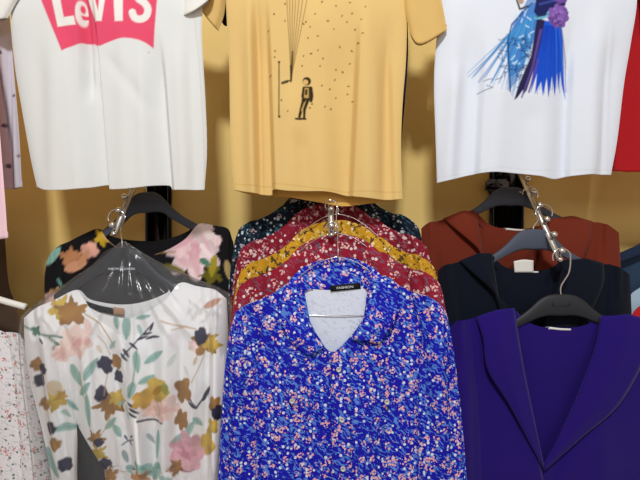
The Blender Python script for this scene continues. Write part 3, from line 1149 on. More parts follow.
def button(parent, px, py, d, r=0.0068):
    c = P(px, py, d)
    bm = bmesh.new()
    rings = []
    for (rr, y) in ((0, -0.0008), (r * 0.62, -0.0008), (r * 0.72, -0.0022), (r * 0.94, -0.0020), (r, -0.0006), (r, 0.001)):
        rings.append([bm.verts.new((c.x + rr * math.cos(2 * math.pi * k / 20), c.y + y, c.z + rr * math.sin(2 * math.pi * k / 20))) for k in range(20)] if rr else [bm.verts.new((c.x, c.y + y, c.z))])
    for k in range(20):
        bm.faces.new((rings[0][0], rings[1][k], rings[1][(k + 1) % 20]))
    for a, b in zip(rings[1:-1], rings[2:]):
        for k in range(20):
            bm.faces.new((a[k], a[(k + 1) % 20], b[(k + 1) % 20], b[k]))
    o = bm_obj('button', bm, M['button'], parent)
    bm = bmesh.new()
    for sx in (-1, 1):
        for sz in (-1, 1):
            bm_box(bm, (c.x + sx * 0.0016 - 0.0007, c.y - 0.0013, c.z + sz * 0.0016 - 0.0007), (c.x + sx * 0.0016 + 0.0007, c.y - 0.0005, c.z + sz * 0.0016 + 0.0007))
    sub(bm_obj('stitch', bm, M['button_hole'], parent), o)
    return o


for bx, by, bd in ((338.7, 369.6, .0365), (342, 420, .0420), (343, 469, .0420), (292, 401, .033), (387, 402, .036)):
    button(shirt, bx, by, DB - bd - 0.0015)
# woven label in the neck
lb = loft('neck_label', shirt, M['label_black'], [[(330, 285.6, DB + .0075), (360, 282.6, DB + .0075)], [(330.6, 291.6, DB + .0075), (361, 288.8, DB + .0075)]], 8, 4, 0.0008, smooth=False)
c = P(345, 287.3, DB + 0.0068)
sub(text_part('label_lettering', shirt, M['label_text'], 'FASHION', tuple(c), 0.0065, 0.045, 0.09), lb)

dup(shirt, (0.0, 0.059, 0.064), 'crimson red ditsy floral shirt directly behind the royal blue one, black label in its neck', {'royal_blue_ditsy_print': M['ditsy_red']})
dup(shirt, (-0.003, 0.115, 0.107), 'mustard yellow ditsy floral shirt sandwiched between the two red ones', {'royal_blue_ditsy_print': M['ditsy_mustard']})
dup(shirt, (-0.013, 0.170, 0.166), 'wine red ditsy floral shirt behind the mustard one, second from the back', {'royal_blue_ditsy_print': M['ditsy_wine']})
dup(shirt, (-0.028, 0.225, 0.228), 'dark navy ditsy floral shirt at the very back of the stack', {'royal_blue_ditsy_print': M['ditsy_navy']})

wire_hanger('thin wire hanger inside the royal blue floral shirt, its hook on the arm tip', (338, 257), DB + 0.004, (332, 228, 1.40), 0.195, 0.145)
wire_hanger('thin wire hanger of the crimson floral shirt, arched above its collar', (336, 233), DB + 0.063, (331, 206, 1.445), 0.195, 0.145)
wire_hanger('thin wire hanger of the mustard floral shirt just under the yellow t-shirt hem', (338, 214), DB + 0.119, (331, 187, 1.50), 0.195, 0.145)

# ------------------------------------------------------------------ plain jackets on the right
M['knit_purple'] = cloth('purple_wool', (34, 13, 106), 0.95, 500, 0.4, 0.05, 0.12)
M['knit_navy'] = cloth('navy_wool', (13, 19, 32), 0.95, 500, 0.4, 0.05, 0.05)
M['knit_rust'] = cloth('rust_wool', (116, 46, 30), 0.95, 500, 0.4, 0.05, 0.05)
DP = 1.395
def jacket(label, mp, middle, outer, tag=False):
    jk = thing('jacket', label, 'jacket', tuple(P(562, 318, DP)), 'plain shawl collar jackets')
    j_top = [(449, 328), (461, 322), (474, 318), (495, 313), (514, 309), (518, 335), (524, 370), (533, 415), (543, 467), (556, 440), (574, 400), (590, 360), (600, 330), (604, 317), (626, 317), (650, 320), (668, 325), (680, 331)]
    j_back = [(449, 328), (461, 322), (474, 318), (495, 313), (514, 311), (526, 322), (540, 327), (558, 328), (576, 328), (590, 324), (602, 316), (626, 317), (650, 320), (668, 325), (680, 331)]
    shell('body', jk, mp, DP, j_top, [(470, 640), (520, 646), (560, 648), (600, 646), (662, 640)],
          [(458, 370), (467, 428), (470, 500), (470, 580)], [(674, 370), (666, 428), (662, 500), (662, 580)], 0.026, 0.016, j_back, None,
          fsum(folds((500, 420, 505, 640, 14, 0.006), (482, 380, 490, 520, 8, -0.007), (560, 480, 562, 640, 14, -0.006), (600, 420, 610, 640, 16, 0.006), (530, 500, 530, 640, 9, 0.004)), soft(51, 0.0015, 4, 0.3, 60)), 3.2, neck=0.6, topT=0.3)
    shell('sleeve', jk, mp, DP + 0.004, [(449, 328), (458, 322), (474, 319)], [(448, 640), (466, 644), (486, 640)],
          [(450, 370), (454, 428), (453, 520), (449, 590)], [(478, 360), (482, 428), (486, 520), (486, 590)], 0.026, 0.02,
          fold=folds((462, 350, 468, 600, 7, 0.005), (474, 360, 478, 600, 4, -0.006)), res=3.2, neck=0.8, topT=0.4)
    shell('sleeve', jk, mp, DP + 0.004, [(655, 320), (670, 325), (682, 333)], [(646, 640), (668, 644), (690, 640)],
          [(650, 360), (648, 428), (646, 520), (646, 590)], [(684, 370), (686, 428), (688, 520), (690, 590)], 0.026, 0.02,
          fold=folds((668, 350, 668, 600, 7, 0.005)), res=3.2, neck=0.8, topT=0.4)
    zj = DP - 0.034
    loft('lapel', jk, mp, [[(514, 308, DP - .006), (518, 335, DP - .02), (524, 370, zj + .004), (533, 415, zj + .003), (543.5, 466, zj + .004)],
                          [(x, y, q) for (x, y), q in zip(middle, (DP - .014, DP - .034, zj - .008, zj - .006, zj))],
                          [(x, y, q) for (x, y), q in zip(outer, (DP - .010, DP - .026, zj - .002, zj - .002, zj + .002))]], 50, 12, 0.004)
    loft('lapel', jk, mp, [[(601, 317, DP - .006), (594, 350, DP - .02), (578, 394, zj + .004), (560, 434, zj + .003), (544, 464, zj + .002)],
                          [(628, 314, DP - .014), (622, 348, DP - .034), (600, 398, zj - .008), (572, 434, zj - .008), (544, 467, zj - .002)],
                          [(650, 320, DP - .010), (648, 350, DP - .028), (620, 403, zj - .002), (582, 437, zj - .004), (544, 470, zj)]], 50, 12, 0.004)
    loft('back_collar', jk, mp, [[(514, 309, DP - .006), (528, 322, DP + .010), (546, 328, DP + .013), (562, 329, DP + .013), (580, 328, DP + .013), (592, 323, DP + .010), (602, 316, DP - .006)],
                                [(512, 318, DP - .004), (528, 333, DP + .010), (546, 339, DP + .0115), (562, 340, DP + .0115), (580, 339, DP + .0115), (594, 332, DP + .010), (604, 325, DP - .004)]], 40, 6, 0.003)
    loft('neck_label', jk, M['label_white'], [[(541, 327.4, DP + .0098), (550, 327, DP + .0095), (561, 328.2, DP + .0095), (571, 328.6, DP + .0095)], [(541, 329.6, DP + .0095), (550, 329.2, DP + .0093), (561, 330.2, DP + .0093), (571, 330.4, DP + .0095)]], 20, 3, 0.0008)
    if tag:
        loft('size_label', jk, M['label_white'], [[(541, 317, DP + .004), (553, 315, DP + .0035), (565, 316, DP + .004)], [(542, 330, DP + .008), (553, 330, DP + .008), (565, 330, DP + .008)]], 12, 8, 0.0008)
    return jk


jacket('purple shawl collar jacket hanging in front on the right', M['knit_purple'],
       ((496, 310), (500, 338), (509, 378), (524, 424), (543.5, 467)), ((476, 317), (483, 338), (488, 370), (510, 406), (543.5, 468)))
jn = jacket('dark navy shawl collar jacket between the purple and rust jackets', M['knit_navy'],
            ((498, 308), (510, 335), (522, 366), (534, 415), (543.5, 467)), ((475, 317), (494, 334), (518, 356), (537, 385), (543.5, 468)), True)
jn.location = Vector(jn.location) + P(531, 262, 1.475) - P(562, 318, DP)
jn.scale = (0.87, 1, 0.9)
jr = dup(jn, P(517, 220, 1.62) - P(531, 262, 1.475), 'rust brown jacket at the back, nearest the wall on the right', {'navy_wool': M['knit_rust']}, scale=(0.985, 1, 0.97))
for ch in list(jr.children):
    if ch.name.startswith('size_label'):
        bpy.data.objects.remove(ch)

HG = 'dark plastic hangers in the right and left stacks'
plastic_hanger('black plastic hanger with a raised badge inside the purple jacket', (561, 294), DP + 0.004, (561.5, 253, 1.392), M['hanger_black'], badge=True, group=HG)
plastic_hanger('slate grey plastic hanger inside the navy jacket', (533.5, 229), 1.479, (544, 209, 1.50), M['hanger_slate'], sx=0.86, group=HG)
plastic_hanger('slate grey plastic hanger inside the rust jacket by the black wall plate', (510, 187), 1.624, (530, 191, 1.61), M['hanger_slate'], sx=0.9, group=HG)

# ------------------------------------------------------------------ black floral blouse (left, behind)
def black_paint():
    p = Paint((17, 16, 20), 0.6)
    G = (112, 104, 30)
    p.peony(193, 250, 26, (236, 208, 210), (220, 164, 176), 3, 1.1, 1.15)
    p.blob(203, 233, 12, (238, 220, 218), 5, 0.3, 0.4)
    p.blob(178, 246, 12, (232, 196, 200), 5, 0.3, 1.4)
    p.blob(209, 250, 10, (236, 214, 214), 5, 0.3, 2.4)
    p.leaf(196, 262, 80, 34, 5, (226, 176, 184), 0.8)
    p.leaf(184, 243, 150, 24, 3, (222, 168, 180), 0.8)
    p.leaf(206, 243, 60, 22, 3, (222, 176, 186), 0.7)
    p.blob(211, 274, 11, G, 5, 0.4, 0.5)
    p.leaf(213, 266, 100, 22, 4.5, (168, 150, 40))
    p.leaf(175, 269, 20, 24, 4, G)
    p.leaf(205, 262, 30, 12, 4, (86, 130, 110))
    p.blob(72, 256, 12, (176, 122, 84), 5, 0.35, 0.8, sx=1.15, sy=0.8)
    p.leaf(76, 266, -20, 24, 6, (206, 150, 116))
    p.blob(90, 250, 8.5, (224, 166, 146), 4, 0.2, 0.4, sx=1.1)
    p.leaf(84, 258, -60, 20, 4, (196, 140, 104))
    p.leaf(52, 256, -45, 24, 6, (136, 182, 170))
    p.leaf(60, 283, 60, 12, 1.4, (110, 160, 150))
    p.blob(57, 296, 9, (178, 140, 96), 5, 0.3)
    p.blob(51, 302, 10, (214, 176, 168), 6, 0.3)
    p.leaf(62, 294, 20, 10, 3, (100, 140, 110))
    p.blob(102, 237, 9, (200, 162, 44), 5, 0.35, 0.2)
    p.line([(102, 236), (112, 243), (120, 249)], 0.6, (200, 160, 130))
    p.blob(145, 248, 8, (214, 150, 120), 4, 0.25, sx=1.2, sy=0.8)
    p.leaf(155, 251, 10, 14, 3, (206, 150, 120))
    p.line([(125, 258), (150, 253), (175, 252)], 0.7, (150, 120, 60))
    p.leaf(130, 252, -20, 12, 2.5, (190, 150, 60))
    p.leaf(228, 270, 80, 20, 4, (176, 150, 100))
    rn = random.Random(9)
    for i in range(26):
        x, y = rn.uniform(50, 230), rn.uniform(318, 560)
        k = rn.randrange(4)
        if 55 < x < 118 and y < 500:
            continue
        if k == 0:
            p.peony(x, y, rn.uniform(14, 22), (228, 196, 196), (210, 150, 160), i)
        elif k == 1:
            p.blob(x, y, rn.uniform(8, 13), TAN, 5, 0.35, rn.random())
        elif k == 2:
            p.leaf(x, y, rn.uniform(0, 360), 26, 6, MINT)
        else:
            p.leaf(x, y, rn.uniform(0, 360), 24, 6, (168, 150, 40))
    return p


DK = 1.62
M['floral_black'] = painted('black_cloth_with_large_flowers', 0.85)
bk = thing('floral_blouse', 'black blouse with large pink peony, hanging behind the white floral blouse', 'blouse', tuple(P(140, 235, DK)), 'large floral blouses on the left arm')
bp_ = black_paint()
b_top = [(46, 264), (56, 248), (70, 241), (86, 233), (99, 229), (108, 240), (122, 250), (142, 255), (162, 252), (184, 240), (199, 224), (214, 225.5), (228, 229), (233, 243)]
b_back = [(46, 264), (56, 248), (70, 241), (86, 233), (99, 229), (108, 235), (122, 239), (142, 241), (162, 240), (184, 233), (199, 224), (214, 225.5), (228, 229), (233, 243)]
shell('body', bk, M['floral_black'], DK, b_top, [(66, 560), (100, 565), (140, 566), (180, 565), (222, 560)], [(45, 290), (56, 360), (64, 440)], [(233, 290), (228, 360), (222, 440)],
      0.024, 0.015, b_back, None, fsum(folds((80, 280, 86, 540, 12, 0.006), (190, 280, 192, 540, 12, 0.006), (130, 300, 132, 540, 14, -0.006)), soft(61, 0.0016)), 1.5, bp_, neck=0.7, topT=0.3, back_paint=(16, 15, 19))
shell('sleeve', bk, M['floral_black'], DK - 0.004, [(46, 264), (52, 252), (64, 246)], [(70, 540), (88, 545), (106, 540)], [(45, 300), (58, 400)], [(68, 300), (90, 400)], 0.022, 0.018,
      res=2.0, paint=bp_, neck=0.8, topT=0.4)
shell('sleeve', bk, M['floral_black'], DK - 0.004, [(216, 226), (227, 229), (233.5, 243)], [(206, 540), (226, 545), (244, 540)], [(213, 300), (208, 400)], [(235, 300), (240, 400)], 0.022, 0.018,
      res=2.0, paint=bp_, neck=0.8, topT=0.4)
plastic_hanger('slate grey plastic hanger inside the black floral blouse', (146, 192), DK + 0.002, (133, 166, 1.60), M['hanger_slate'], sx=0.84, sz=1.2, tilt=0.08, group=HG, crown=0.92)

# ------------------------------------------------------------------ white floral blouse (left, front)
def white_paint():
    p = Paint((240, 240, 242), 0.6)
    YL = (200, 170, 78)
    # maple leaf upper left
    p.blob(59, 308, 13, YL, 5, 0.35, 0.2)
    p.blob(72, 311, 16, TAN, 5, 0.34, 0.9, sx=1.05, sy=0.92)
    p.line([(85, 314), (100, 324), (114, 347)], 0.7, (196, 164, 116))
    p.line([(52, 303), (60, 306)], 0.6, (190, 160, 130))
    # blush rose with green stems
    p.line([(24, 326), (36, 333), (58, 337), (68, 338)], 1.0, DKGREEN)
    p.line([(50, 337), (56, 345), (62, 344)], 0.9, DKGREEN)
    p.blob(36, 331, 6, DKGREEN, 4, 0.5, 0.6)
    p.blob(67, 334, 5, DKGREEN, 4, 0.5, 0.2)
    p.blob(57, 347, 5, DKGREEN, 4, 0.5, 1.2)
    p.leaf(42, 341, 40, 8, 2, INK)
    p.peony(76, 341, 17, BLUSH, (222, 170, 164), 5, 1.0, 1.0)
    p.peony(62, 353, 10, BLUSH, (222, 176, 170), 6)
    p.leaf(88, 327, 70, 18, 4, (236, 210, 204))
    # mint leaves
    for x, y, a, L, w in ((127, 327, 88, 24, 4.6), (117, 322, 80, 14, 3.6), (154, 357, -35, 24, 4.4), (137, 362, 84, 22, 4.2), (76, 375, 65, 24, 5), (91, 369, -62, 24, 4.6), (86, 388, -50, 18, 4.6),
                          (89, 410, 86, 34, 4.6), (133, 389, 100, 16, 4.4), (146, 380, -25, 16, 4), (143, 317, -10, 14, 3), (68, 427, -6, 22, 5), (52, 462, 62, 34, 6), (157, 445, 95, 30, 3.4), (110, 424, -50, 14, 4),
                          (116, 432, 60, 14, 4), (190, 428, -60, 18, 4.4), (198, 421, 45, 12, 3.6), (147, 470, 70, 16, 6), (156, 472, 110, 20, 6), (140, 464, 20, 12, 5), (72, 405, 40, 16, 3.5)):
        p.leaf(x, y, a, L, w, MINT, 0.92, (104, 150, 140))
    p.line([(80, 372), (83, 395), (88, 402)], 0.5, (150, 160, 120))
    p.line([(137, 350), (134, 385), (130, 395)], 0.5, (120, 150, 140))
    # navy twigs
    p.line([(124, 356), (136, 342), (152, 324)], 0.7, INK)
    for x, y, a in ((151, 327, -65), (146, 334, -10), (142, 338, -20), (150, 338, -15), (134, 346, 45), (128, 352, 60), (126, 356, 50), (155, 337, -5)):
        p.leaf(x, y, a, 11, 1.6, INK)
    p.line([(188, 396), (197, 407), (209, 390)], 0.9, INK)
    p.leaf(193, 405, 35, 12, 1.8, INK)
    p.leaf(206, 394, -65, 16, 2.4, INK)
    p.leaf(189, 398, 40, 8, 1.8, INK)
    p.line([(140, 419), (150, 421), (163, 422)], 1.0, INK)
    p.line([(158, 409), (158, 420)], 0.6, INK)
    for x, y, a in ((134, 404, 30), (136, 409, 25), (134, 413, 20)):
        p.leaf(x, y, a, 12, 1.7, INK)
    p.line([(121, 446), (135, 438)], 0.7, (90, 100, 120))
    for x, y, a in ((124, 440, 60), (130, 444, 40), (132, 436, -40)):
        p.leaf(x, y, a, 7, 1.4, (90, 100, 130))
    # pansies
    for x, y, r, c_ in ((116, 362, 8, TAN), (103, 364, 7.5, INK), (106, 370, 5, INK), (118, 377, 7, INK), (36, 365, 7, TAN), (43, 369, 6.4, INK), (39, 381, 7, INK), (45, 404, 7.4, TAN), (52, 427, 7, INK), (56, 443, 7, TAN), (66, 464, 7.4, INK)):
        p.blob(x, y, r, c_, 4, 0.16, x * 0.7, 1, 0.95, 1.02)
    p.leaf(56, 390, 70, 22, 7, (214, 196, 170))
    p.blob(56, 400, 10, YL, 5, 0.4, 0.4)
    p.blob(62, 396, 6, (188, 150, 70), 5, 0.4, 1.4)
    # tan leaf flower, centre left
    p.blob(109, 404, 14, TAN, 5, 0.38, 0.5)
    p.blob(115, 399, 9, YL, 5, 0.35, 0.1)
    p.blob(101, 394, 6.6, INK, 3, 0.15, 0.3, sx=0.85, sy=1.25)
    # right leaf flower
    p.line([(161, 321), (178, 326), (196, 329)], 0.6, (190, 150, 96))
    p.line([(172, 330), (186, 327)], 0.5, (190, 150, 96))
    p.blob(205, 341, 14, TAN, 5, 0.38, 0.8)
    p.blob(211, 343, 10, YL, 5, 0.36, 0.2)
    p.blob(193, 346, 6, BLUSH, 5, 0.3)
    p.blob(201, 336, 8, INK, 4, 0.18, 0.3, sx=0.85, sy=1.15)
    p.leaf(213, 303, -28, 20, 4, (206, 160, 140))
    # mustard flower and blush rose, centre
    p.peony(164, 407, 15, BLUSH, (226, 180, 172), 12)
    p.peony(152, 410, 10, (234, 206, 198), (222, 180, 170), 14)
    p.blob(157, 390, 13, YL, 5, 0.22, 0.3)
    p.blob(143, 399, 10, (206, 164, 74), 5, 0.3, 1.2)
    p.leaf(158, 390, -40, 18, 4, (172, 130, 30))
    p.leaf(166, 388, 80, 12, 4, (150, 150, 60))
    p.blob(183, 391, 13, TAN, 4, 0.4, 0.5, sx=0.75, sy=1.1)
    p.blob(181, 421, 10, TAN, 5, 0.3, 0.5, sx=0.8, sy=1.1)
    # pink peony low right
    p.peony(187, 452, 20, PINK, (206, 142, 160), 21, 0.95, 1.1)
    p.blob(175, 468, 8, TAN, 5, 0.35, 0.4)
    p.blob(140, 475, 9, (188, 140, 96), 5, 0.35, 0.7)
    # right sleeve
    p.blob(215, 405, 9, TAN, 5, 0.3, 0.4, sx=0.8, sy=1.2)
    p.blob(218, 412, 6, INK, 4, 0.2, 0.3, sy=1.4)
    p.blob(213, 425, 8, YL, 4, 0.3, 0.8, sx=0.8)
    p.blob(208, 443, 10, YL, 4, 0.3, 0.2, sx=0.8, sy=1.4)
    # lower left of the body
    p.blob(96, 437, 9, TAN, 5, 0.35, 0.3)
    p.blob(100, 441, 5, INK, 4, 0.2, 0.3)
    p.blob(99, 451, 9, YL, 5, 0.4, 0.6)
    p.blob(105, 463, 6.5, INK, 4, 0.2)
    p.blob(111, 473, 8, TAN, 5, 0.35, 1.0)
    # further small sprigs
    for x, y, a, L, w, c_ in ((140, 330, 70, 12, 2.6, MINT), (112, 345, -50, 12, 2.8, MINT), (172, 360, -60, 14, 3, (206, 216, 210)), (186, 372, 60, 12, 2.4, (206, 216, 210)),
                              (128, 412, 80, 16, 3, (196, 210, 204)), (120, 404, -30, 10, 2.4, MINT), (66, 414, 30, 12, 3, MINT), (176, 440, -50, 12, 3, MINT), (150, 440, 60, 14, 2, (150, 160, 170)),
                              (124, 458, 70, 14, 2.6, (130, 150, 160)), (130, 470, 20, 12, 3, MINT), (166, 478, 10, 14, 4, MINT), (196, 360, -70, 10, 2, (200, 170, 120)), (98, 350, 60, 10, 2.4, (216, 196, 170))):
        p.leaf(x, y, a, L, w, c_, 0.85)
    for pts in (((96, 336), (104, 344), (108, 356)), ((106, 376), (104, 386), (103, 396)), ((109, 416), (106, 428), (100, 436)), ((40, 372), (44, 392), (50, 420), (58, 446)), ((205, 352), (200, 366), (192, 382)), ((157, 402), (160, 414))):
        p.line(pts, 0.5, (186, 152, 104), 0.8)
    rn = random.Random(19)
    for i in range(60):
        x, y = rn.uniform(20, 225), rn.uniform(492, 640)
        k = rn.randrange(5)
        if k == 0:
            p.peony(x, y, rn.uniform(10, 18), PINK, BLUSH, i)
        elif k == 1:
            p.blob(x, y, rn.uniform(7, 12), TAN, 5, 0.35, rn.random())
        elif k == 2:
            p.leaf(x, y, rn.uniform(0, 360), 24, 5, MINT)
        elif k == 3:
            p.blob(x, y, 7, INK, 4, 0.2)
        else:
            p.blob(x, y, 9, YL, 5, 0.35)
    return p


DW = 1.45
M['floral_white'] = painted('white_cloth_with_large_flowers', 0.85)
wt = thing('floral_blouse', 'white blouse with tan leaves and pink roses inside a clear plastic cover', 'blouse', tuple(P(128, 290, DW)), 'large floral blouses on the left arm')
wp = white_paint()
w_top = [(24, 318), (36, 308), (56, 299), (77, 290), (84, 303), (98, 312), (116, 317), (134, 317), (152, 309), (166, 299), (180, 283), (196, 286), (212, 290), (226, 298)]
w_back = [(24, 318), (36, 308), (56, 299), (77, 290), (88, 299), (102, 303), (118, 305), (134, 304), (150, 300), (166, 293), (180, 283), (196, 286), (212, 290), (226, 298)]
shell('body', wt, M['floral_white'], DW, w_top, [(104, 470), (124, 472), (150, 472), (180, 471), (206, 468)], [(54, 345), (62, 385), (77, 424)], [(215, 350), (212, 385), (207, 430)],
      0.030, 0.016, w_back, None,
      fsum(folds((108, 350, 132, 480, 6, -0.0168), (84, 350, 104, 470, 6, 0.0144), (122, 330, 145, 480, 6, 0.0168), (150, 330, 153, 480, 6, -0.0144), (166, 330, 164, 480, 6, 0.0144), (182, 330, 174, 480, 6, -0.0144),
                 (198, 340, 190, 480, 5, 0.012), (95, 330, 117, 480, 5, -0.0096), (140, 400, 142, 480, 4, 0.0096)), soft(71, 0.0014, 5, 0.2, 40)), 0.95, wp, neck=0.7, topT=0.3, back_paint=(226, 226, 228))
shell('skirt', wt, M['floral_white'], DW - 0.004, [(104, 466), (150, 469), (206, 464)], [(88, 640), (150, 648), (228, 640)], [(106, 500), (98, 570)], [(212, 500), (222, 570)], 0.034, 0.02, None, None,
      folds((110, 465, 100, 640, 5, 0.0144), (122, 465, 118, 640, 5, -0.0144), (136, 465, 134, 640, 5, 0.0144), (150, 465, 152, 640, 5, -0.0144), (166, 465, 172, 640, 5, 0.0144), (180, 465, 190, 640, 5, -0.0144)), 1.6, wp, neck=0.9, topT=0.8, back_paint=(226, 226, 228))
shell('sleeve', wt, M['floral_white'], DW - 0.006, [(24, 318), (38, 307), (56, 301)], [(62, 600), (74, 604), (86, 598)], [(25, 345), (31, 385), (42, 430), (52, 480), (58, 540)], [(62, 350), (71, 390), (77, 430), (77, 480), (80, 540)],
      0.024, 0.02, fold=folds((46, 330, 60, 470, 6, 0.0144), (34, 340, 48, 470, 5, -0.012), (54, 330, 68, 450, 4, -0.0096)), res=1.1, paint=wp, neck=0.8, topT=0.45)
shell('sleeve', wt, M['floral_white'], DW - 0.006, [(200, 287), (214, 290), (226.5, 299)], [(184, 600), (202, 604), (220, 600)], [(203, 340), (205, 400), (199, 460), (190, 540)], [(228, 330), (228, 370), (224, 420), (220, 480), (219, 540)],
      0.024, 0.02, fold=folds((216, 320, 214, 470, 5, 0.0144), (208, 330, 206, 470, 4, -0.0144)), res=1.1, paint=wp, neck=0.8, topT=0.45)
loft('neck_label', wt, M['label_black'], [[(86, 301, DW + .001), (100, 305.5, DW + .002), (113, 308, DW + .003)], [(89, 307, DW + .001), (100, 311.5, DW + .002), (113, 314.5, DW + .003)]], 14, 4, 0.0008)
loft('size_label', wt, M['label_tan'], [[(113.5, 307, DW + .003), (124, 308.4, DW + .003)], [(113.5, 315, DW + .003), (124, 316, DW + .003)]], 6, 4, 0.0008)
plastic_hanger('black plastic hanger with small white lettering inside the plastic cover', (122, 247), DW + 0.004, (116.5, 214, 1.50), M['hanger_black'], text='NEW LOOK', sx=0.95, sz=1.25, group=HG, crown=0.98)

# clear plastic garment cover
cv = thing('garment_cover', 'clear crinkled plastic cover over the white floral blouse, gathered at the hanger hook', 'garment cover', tuple(P(122, 246, DW)))
rr = random.Random(3)
fan = []
for k in range(15):
    a = math.radians(18 + k * 10.5 + rr.uniform(-3, 3))
    ln = rr.uniform(60, 130)
    fan.append((124 - 6 * math.cos(a), 245, 124 - ln * math.cos(a), 245 + ln * math.sin(a) * 0.9, rr.uniform(1.8, 3.5), rr.choice([-1, 1]) * rr.uniform(0.003, 0.006)))
for k in range(14):
    x = rr.uniform(20, 225)
    y = rr.uniform(310, 420)
    fan.append((x, y, x + rr.uniform(-12, 12), y + rr.uniform(50, 140), rr.uniform(1.6, 3), rr.choice([-1, 1]) * rr.uniform(0.002, 0.005)))
for k in range(9):
    x = rr.uniform(186, 226)
    fan.append((x, 280 + rr.uniform(-6, 8), x + rr.uniform(-20, 20), 296 + rr.uniform(0, 14), 1.6, rr.choice([-1, 1]) * 0.006))
    x = rr.uniform(22, 60)
    fan.append((x, 306 + rr.uniform(-8, 8), x + rr.uniform(-16, 16), 322 + rr.uniform(0, 18), 1.6, rr.choice([-1, 1]) * 0.005))
fan += [(128, 250, 130, 380, 2.2, 0.007), (124, 252, 122, 300, 1.6, -0.005), (140, 252, 175, 290, 2.5, 0.006)]


shell('film', cv, M['film'], DW - 0.004, [(119, 243), (121, 241.5), (123, 241), (125, 241.5), (128, 243)], [(44, 640), (90, 646), (140, 648), (190, 646), (224, 640)],
      [(96, 262), (60, 287), (30, 308), (19, 324), (21, 380), (30, 450), (38, 540)], [(160, 262), (200, 280), (222, 289), (232, 304), (231, 380), (228, 450), (226, 540)],
      0.048, 0.036, fold=folds(*fan), res=1.5, neck=0.3, power=5.0, topT=0.15)

# ------------------------------------------------------------------ left edge items
def simple_top(name, label, cat, d, top, bottom, left, right, mat, fold=None, T=0.02, group=None, back_top=None, res=3.0, paint=None, sleeves=()):
    t = thing(name, label, cat, tuple(P(top[len(top) // 2][0], top[len(top) // 2][1], d)), group)
    shell('body', t, mat, d, top, bottom, left, right, T, 0.014, back_top, None, fold or soft(12, 0.002), res, paint, neck=0.5, topT=0.3)
    for st, sb, sl, sr in sleeves:
        shell('sleeve', t, mat, d - 0.004, st, sb, sl, sr, 0.02, 0.016, fold=soft(9, 0.0015, 3, 0.4, 50), res=res, paint=paint, neck=0.8, topT=0.4)
    return t


def lav_paint():
    p = Paint((206, 200, 212), 0.5)
    p.poly([(-120, -60), (-6, -60), (2, 60), (14, 200), (-120, 200)], (214, 178, 186), 0.8)
    p.line([(-4, 40), (4, 90), (10, 140), (15, 192)], 0.9, (96, 84, 96), 0.8)
    for x, y in ((8, 166), (19, 156), (5, 126), (0.5, 53), (14, 96), (-12, 120), (-20, 60), (-30, 150), (-44, 90), (-5, 20)):
        p.disc(x, y, 2.2 if x < 10 else 1.5, (70, 40, 66), 0.9)
    return p


M['lavender'] = painted('lavender_dotted_cloth', 0.85)
simple_top('dotted_top', 'pale lavender and pink top with dark dots at the upper left edge', 'top', 1.52,
           [(-110, -50), (-75, -64), (-55, -40), (-35, -64), (4, -46)], [(-104, 188), (-50, 190), (-4, 188), (10, 189), (22, 187)], [(-108, 40), (-106, 120)], [(10, 20), (13, 60), (19, 130)],
           M['lavender'], fsum(folds((14, 0, 17, 190, 3, 0.008), (8, 0, 11, 190, 2.6, -0.010), (0, 20, 2, 190, 4, 0.006), (-20, 0, -18, 190, 8, -0.006)), soft(3, 0.002)), 0.024, None,
           [(-110, -50), (-75, -64), (-55, -58), (-35, -64), (4, -46)], 1.5, lav_paint())
M['pink'] = cloth('pale_pink_cloth', (244, 206, 216), wrinkle=0.8)
simple_top('pink_top', 'plain pale pink top cut off by the left edge', 'top', 1.40,
           [(-130, -20), (-95, -34), (-75, -10), (-55, -34), (-14, -16)], [(-124, 240), (-60, 242), (-10, 240), (7.6, 238)], [(-130, 60), (-126, 150)], [(-12, 30), (-3, 100), (2, 160), (5.5, 205)],
           M['pink'], soft(7, 0.002), 0.022, None, [(-130, -20), (-95, -34), (-75, -26), (-55, -34), (-14, -16)])
M['brown_cloth'] = cloth('dark_brown_cloth', (84, 66, 54), wrinkle=0.8)
simple_top('brown_top', 'dark brown top low behind the white hanger at the left edge', 'top', 1.66,
           [(-120, 232), (-80, 218), (-60, 232), (-40, 218), (2, 226)], [(-116, 560), (-60, 562), (26, 560)], [(-122, 300), (-118, 420)], [(5, 240), (9, 285), (20, 325), (26, 450)],
           M['brown_cloth'], soft(17, 0.002), 0.02, None, [(-120, 232), (-80, 218), (-60, 222), (-40, 218), (2, 226)])
M['ditsy_pale'] = ditsy('pale_sprigged_print', (226, 222, 226), (170, 176, 170), 0.40, (206, 134, 140), (196, 120, 110), 0.42, (110, 130, 120), 0.16, (226, 222, 226), 1.25)
simple_top('sprigged_blouse', 'white blouse sprinkled with tiny pink and green sprigs, lower left corner', 'blouse', 1.50,
           [(-160, 338), (-124, 322), (-96, 308), (-76, 324), (-56, 308), (-22, 322), (14, 336)], [(-150, 620), (-70, 626), (24, 620)], [(-160, 400), (-154, 500)], [(24, 360), (28, 400), (26, 500)],
           M['ditsy_pale'], fsum(folds((4, 350, 8, 600, 6, 0.006), (-10, 350, -8, 600, 6, -0.006)), soft(27, 0.002)), 0.022, None,
           [(-160, 338), (-124, 322), (-96, 308), (-76, 314), (-56, 308), (-22, 322), (14, 336)], 3.0, None,
           [([(6, 332), (16, 334), (25, 343)], [(26, 600), (46, 604), (66, 600)], [(12, 380), (20, 480)], [(33, 370), (40, 410), (52, 480)])])
A = P(-76, 276, 1.46)
hw = thing('clothes_hanger', 'white plastic hanger whose arm pokes in at the left edge', 'hanger', tuple(A))
tube('hanger_body', hw, M['hanger_white'], curve3(np.array([tuple(P(x, y, 1.46)) for x, y in ((-178, 309), (-150, 300), (-110, 286), (-76, 276), (-40, 285), (-2, 299), (26, 307))]), 60), 0.0095, 14)
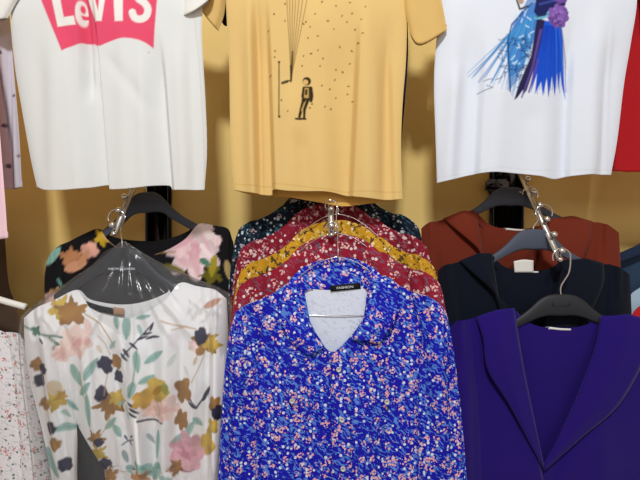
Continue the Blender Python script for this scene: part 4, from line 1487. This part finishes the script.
tube('hook', hw, M['chrome'], curve3(np.array([tuple(P(x, y, 1.46)) for x, y in ((-76, 277), (-76, 262), (-70, 254), (-66, 246), (-72, 240), (-80, 243))]), 40), 0.0018, 8)

# ------------------------------------------------------------------ right edge items
M['denim'] = cloth('dark_denim', (52, 72, 98), 0.85, 700, 0.5, 0.18, wrinkle=1.0)
dj = simple_top('denim_jacket', 'dark denim jacket at the right edge behind the rust jacket', 'jacket', 1.70,
                [(604, 262), (612, 256), (636, 246), (660, 232), (690, 246), (720, 232), (760, 246), (786, 262)], [(606, 560), (690, 566), (780, 560)], [(603, 330), (604, 440)], [(788, 330), (784, 440)],
                M['denim'], fsum(folds((628, 260, 618, 340, 7, -0.006), (640, 260, 640, 340, 7, 0.005)), soft(37, 0.002)), 0.024, None,
                [(604, 262), (612, 256), (636, 246), (660, 232), (690, 236), (720, 232), (760, 246), (786, 262)])
M['denim_dark'] = cloth('indigo_denim_collar', (34, 46, 70), 0.85, 700, 0.5, 0.1)
loft('collar', dj, M['denim_dark'], [[(607, 259, 1.675), (622, 252, 1.668), (638, 244.5, 1.665), (662, 231, 1.68)], [(606, 268, 1.670), (622, 262, 1.660), (640, 255, 1.655), (672, 244, 1.66)]], 30, 5, 0.004)
M['pale_blue'] = cloth('pale_blue_cotton', (178, 204, 222), wrinkle=0.8)
simple_top('light_blue_top', 'pale blue top low at the right edge in front of the denim', 'top', 1.60,
           [(622, 312), (630, 296), (642, 287), (672, 272), (700, 286), (728, 272), (764, 292), (776, 312)], [(624, 560), (700, 566), (772, 560)], [(620, 340), (622, 440)], [(778, 340), (774, 440)],
           M['pale_blue'], soft(47, 0.002), 0.022, None, [(622, 312), (630, 296), (642, 287), (672, 272), (700, 276), (728, 272), (764, 292), (776, 312)])
M['coral'] = cloth('red_cotton', (196, 38, 44), wrinkle=0.8)
simple_top('red_top', 'small patch of red top in the right edge in front of the pale blue one', 'top', 1.52,
           [(628, 326), (634, 312), (646, 303), (676, 290), (704, 304), (732, 290), (768, 306), (780, 326)], [(632, 560), (706, 566), (776, 560)], [(628, 350), (630, 440)], [(782, 350), (778, 440)],
           M['coral'], soft(57, 0.002), 0.022, None, [(628, 326), (634, 312), (646, 303), (676, 290), (704, 294), (732, 290), (768, 306), (780, 326)])

for o in bpy.data.objects:
    if '_org' in o:
        del o['_org']
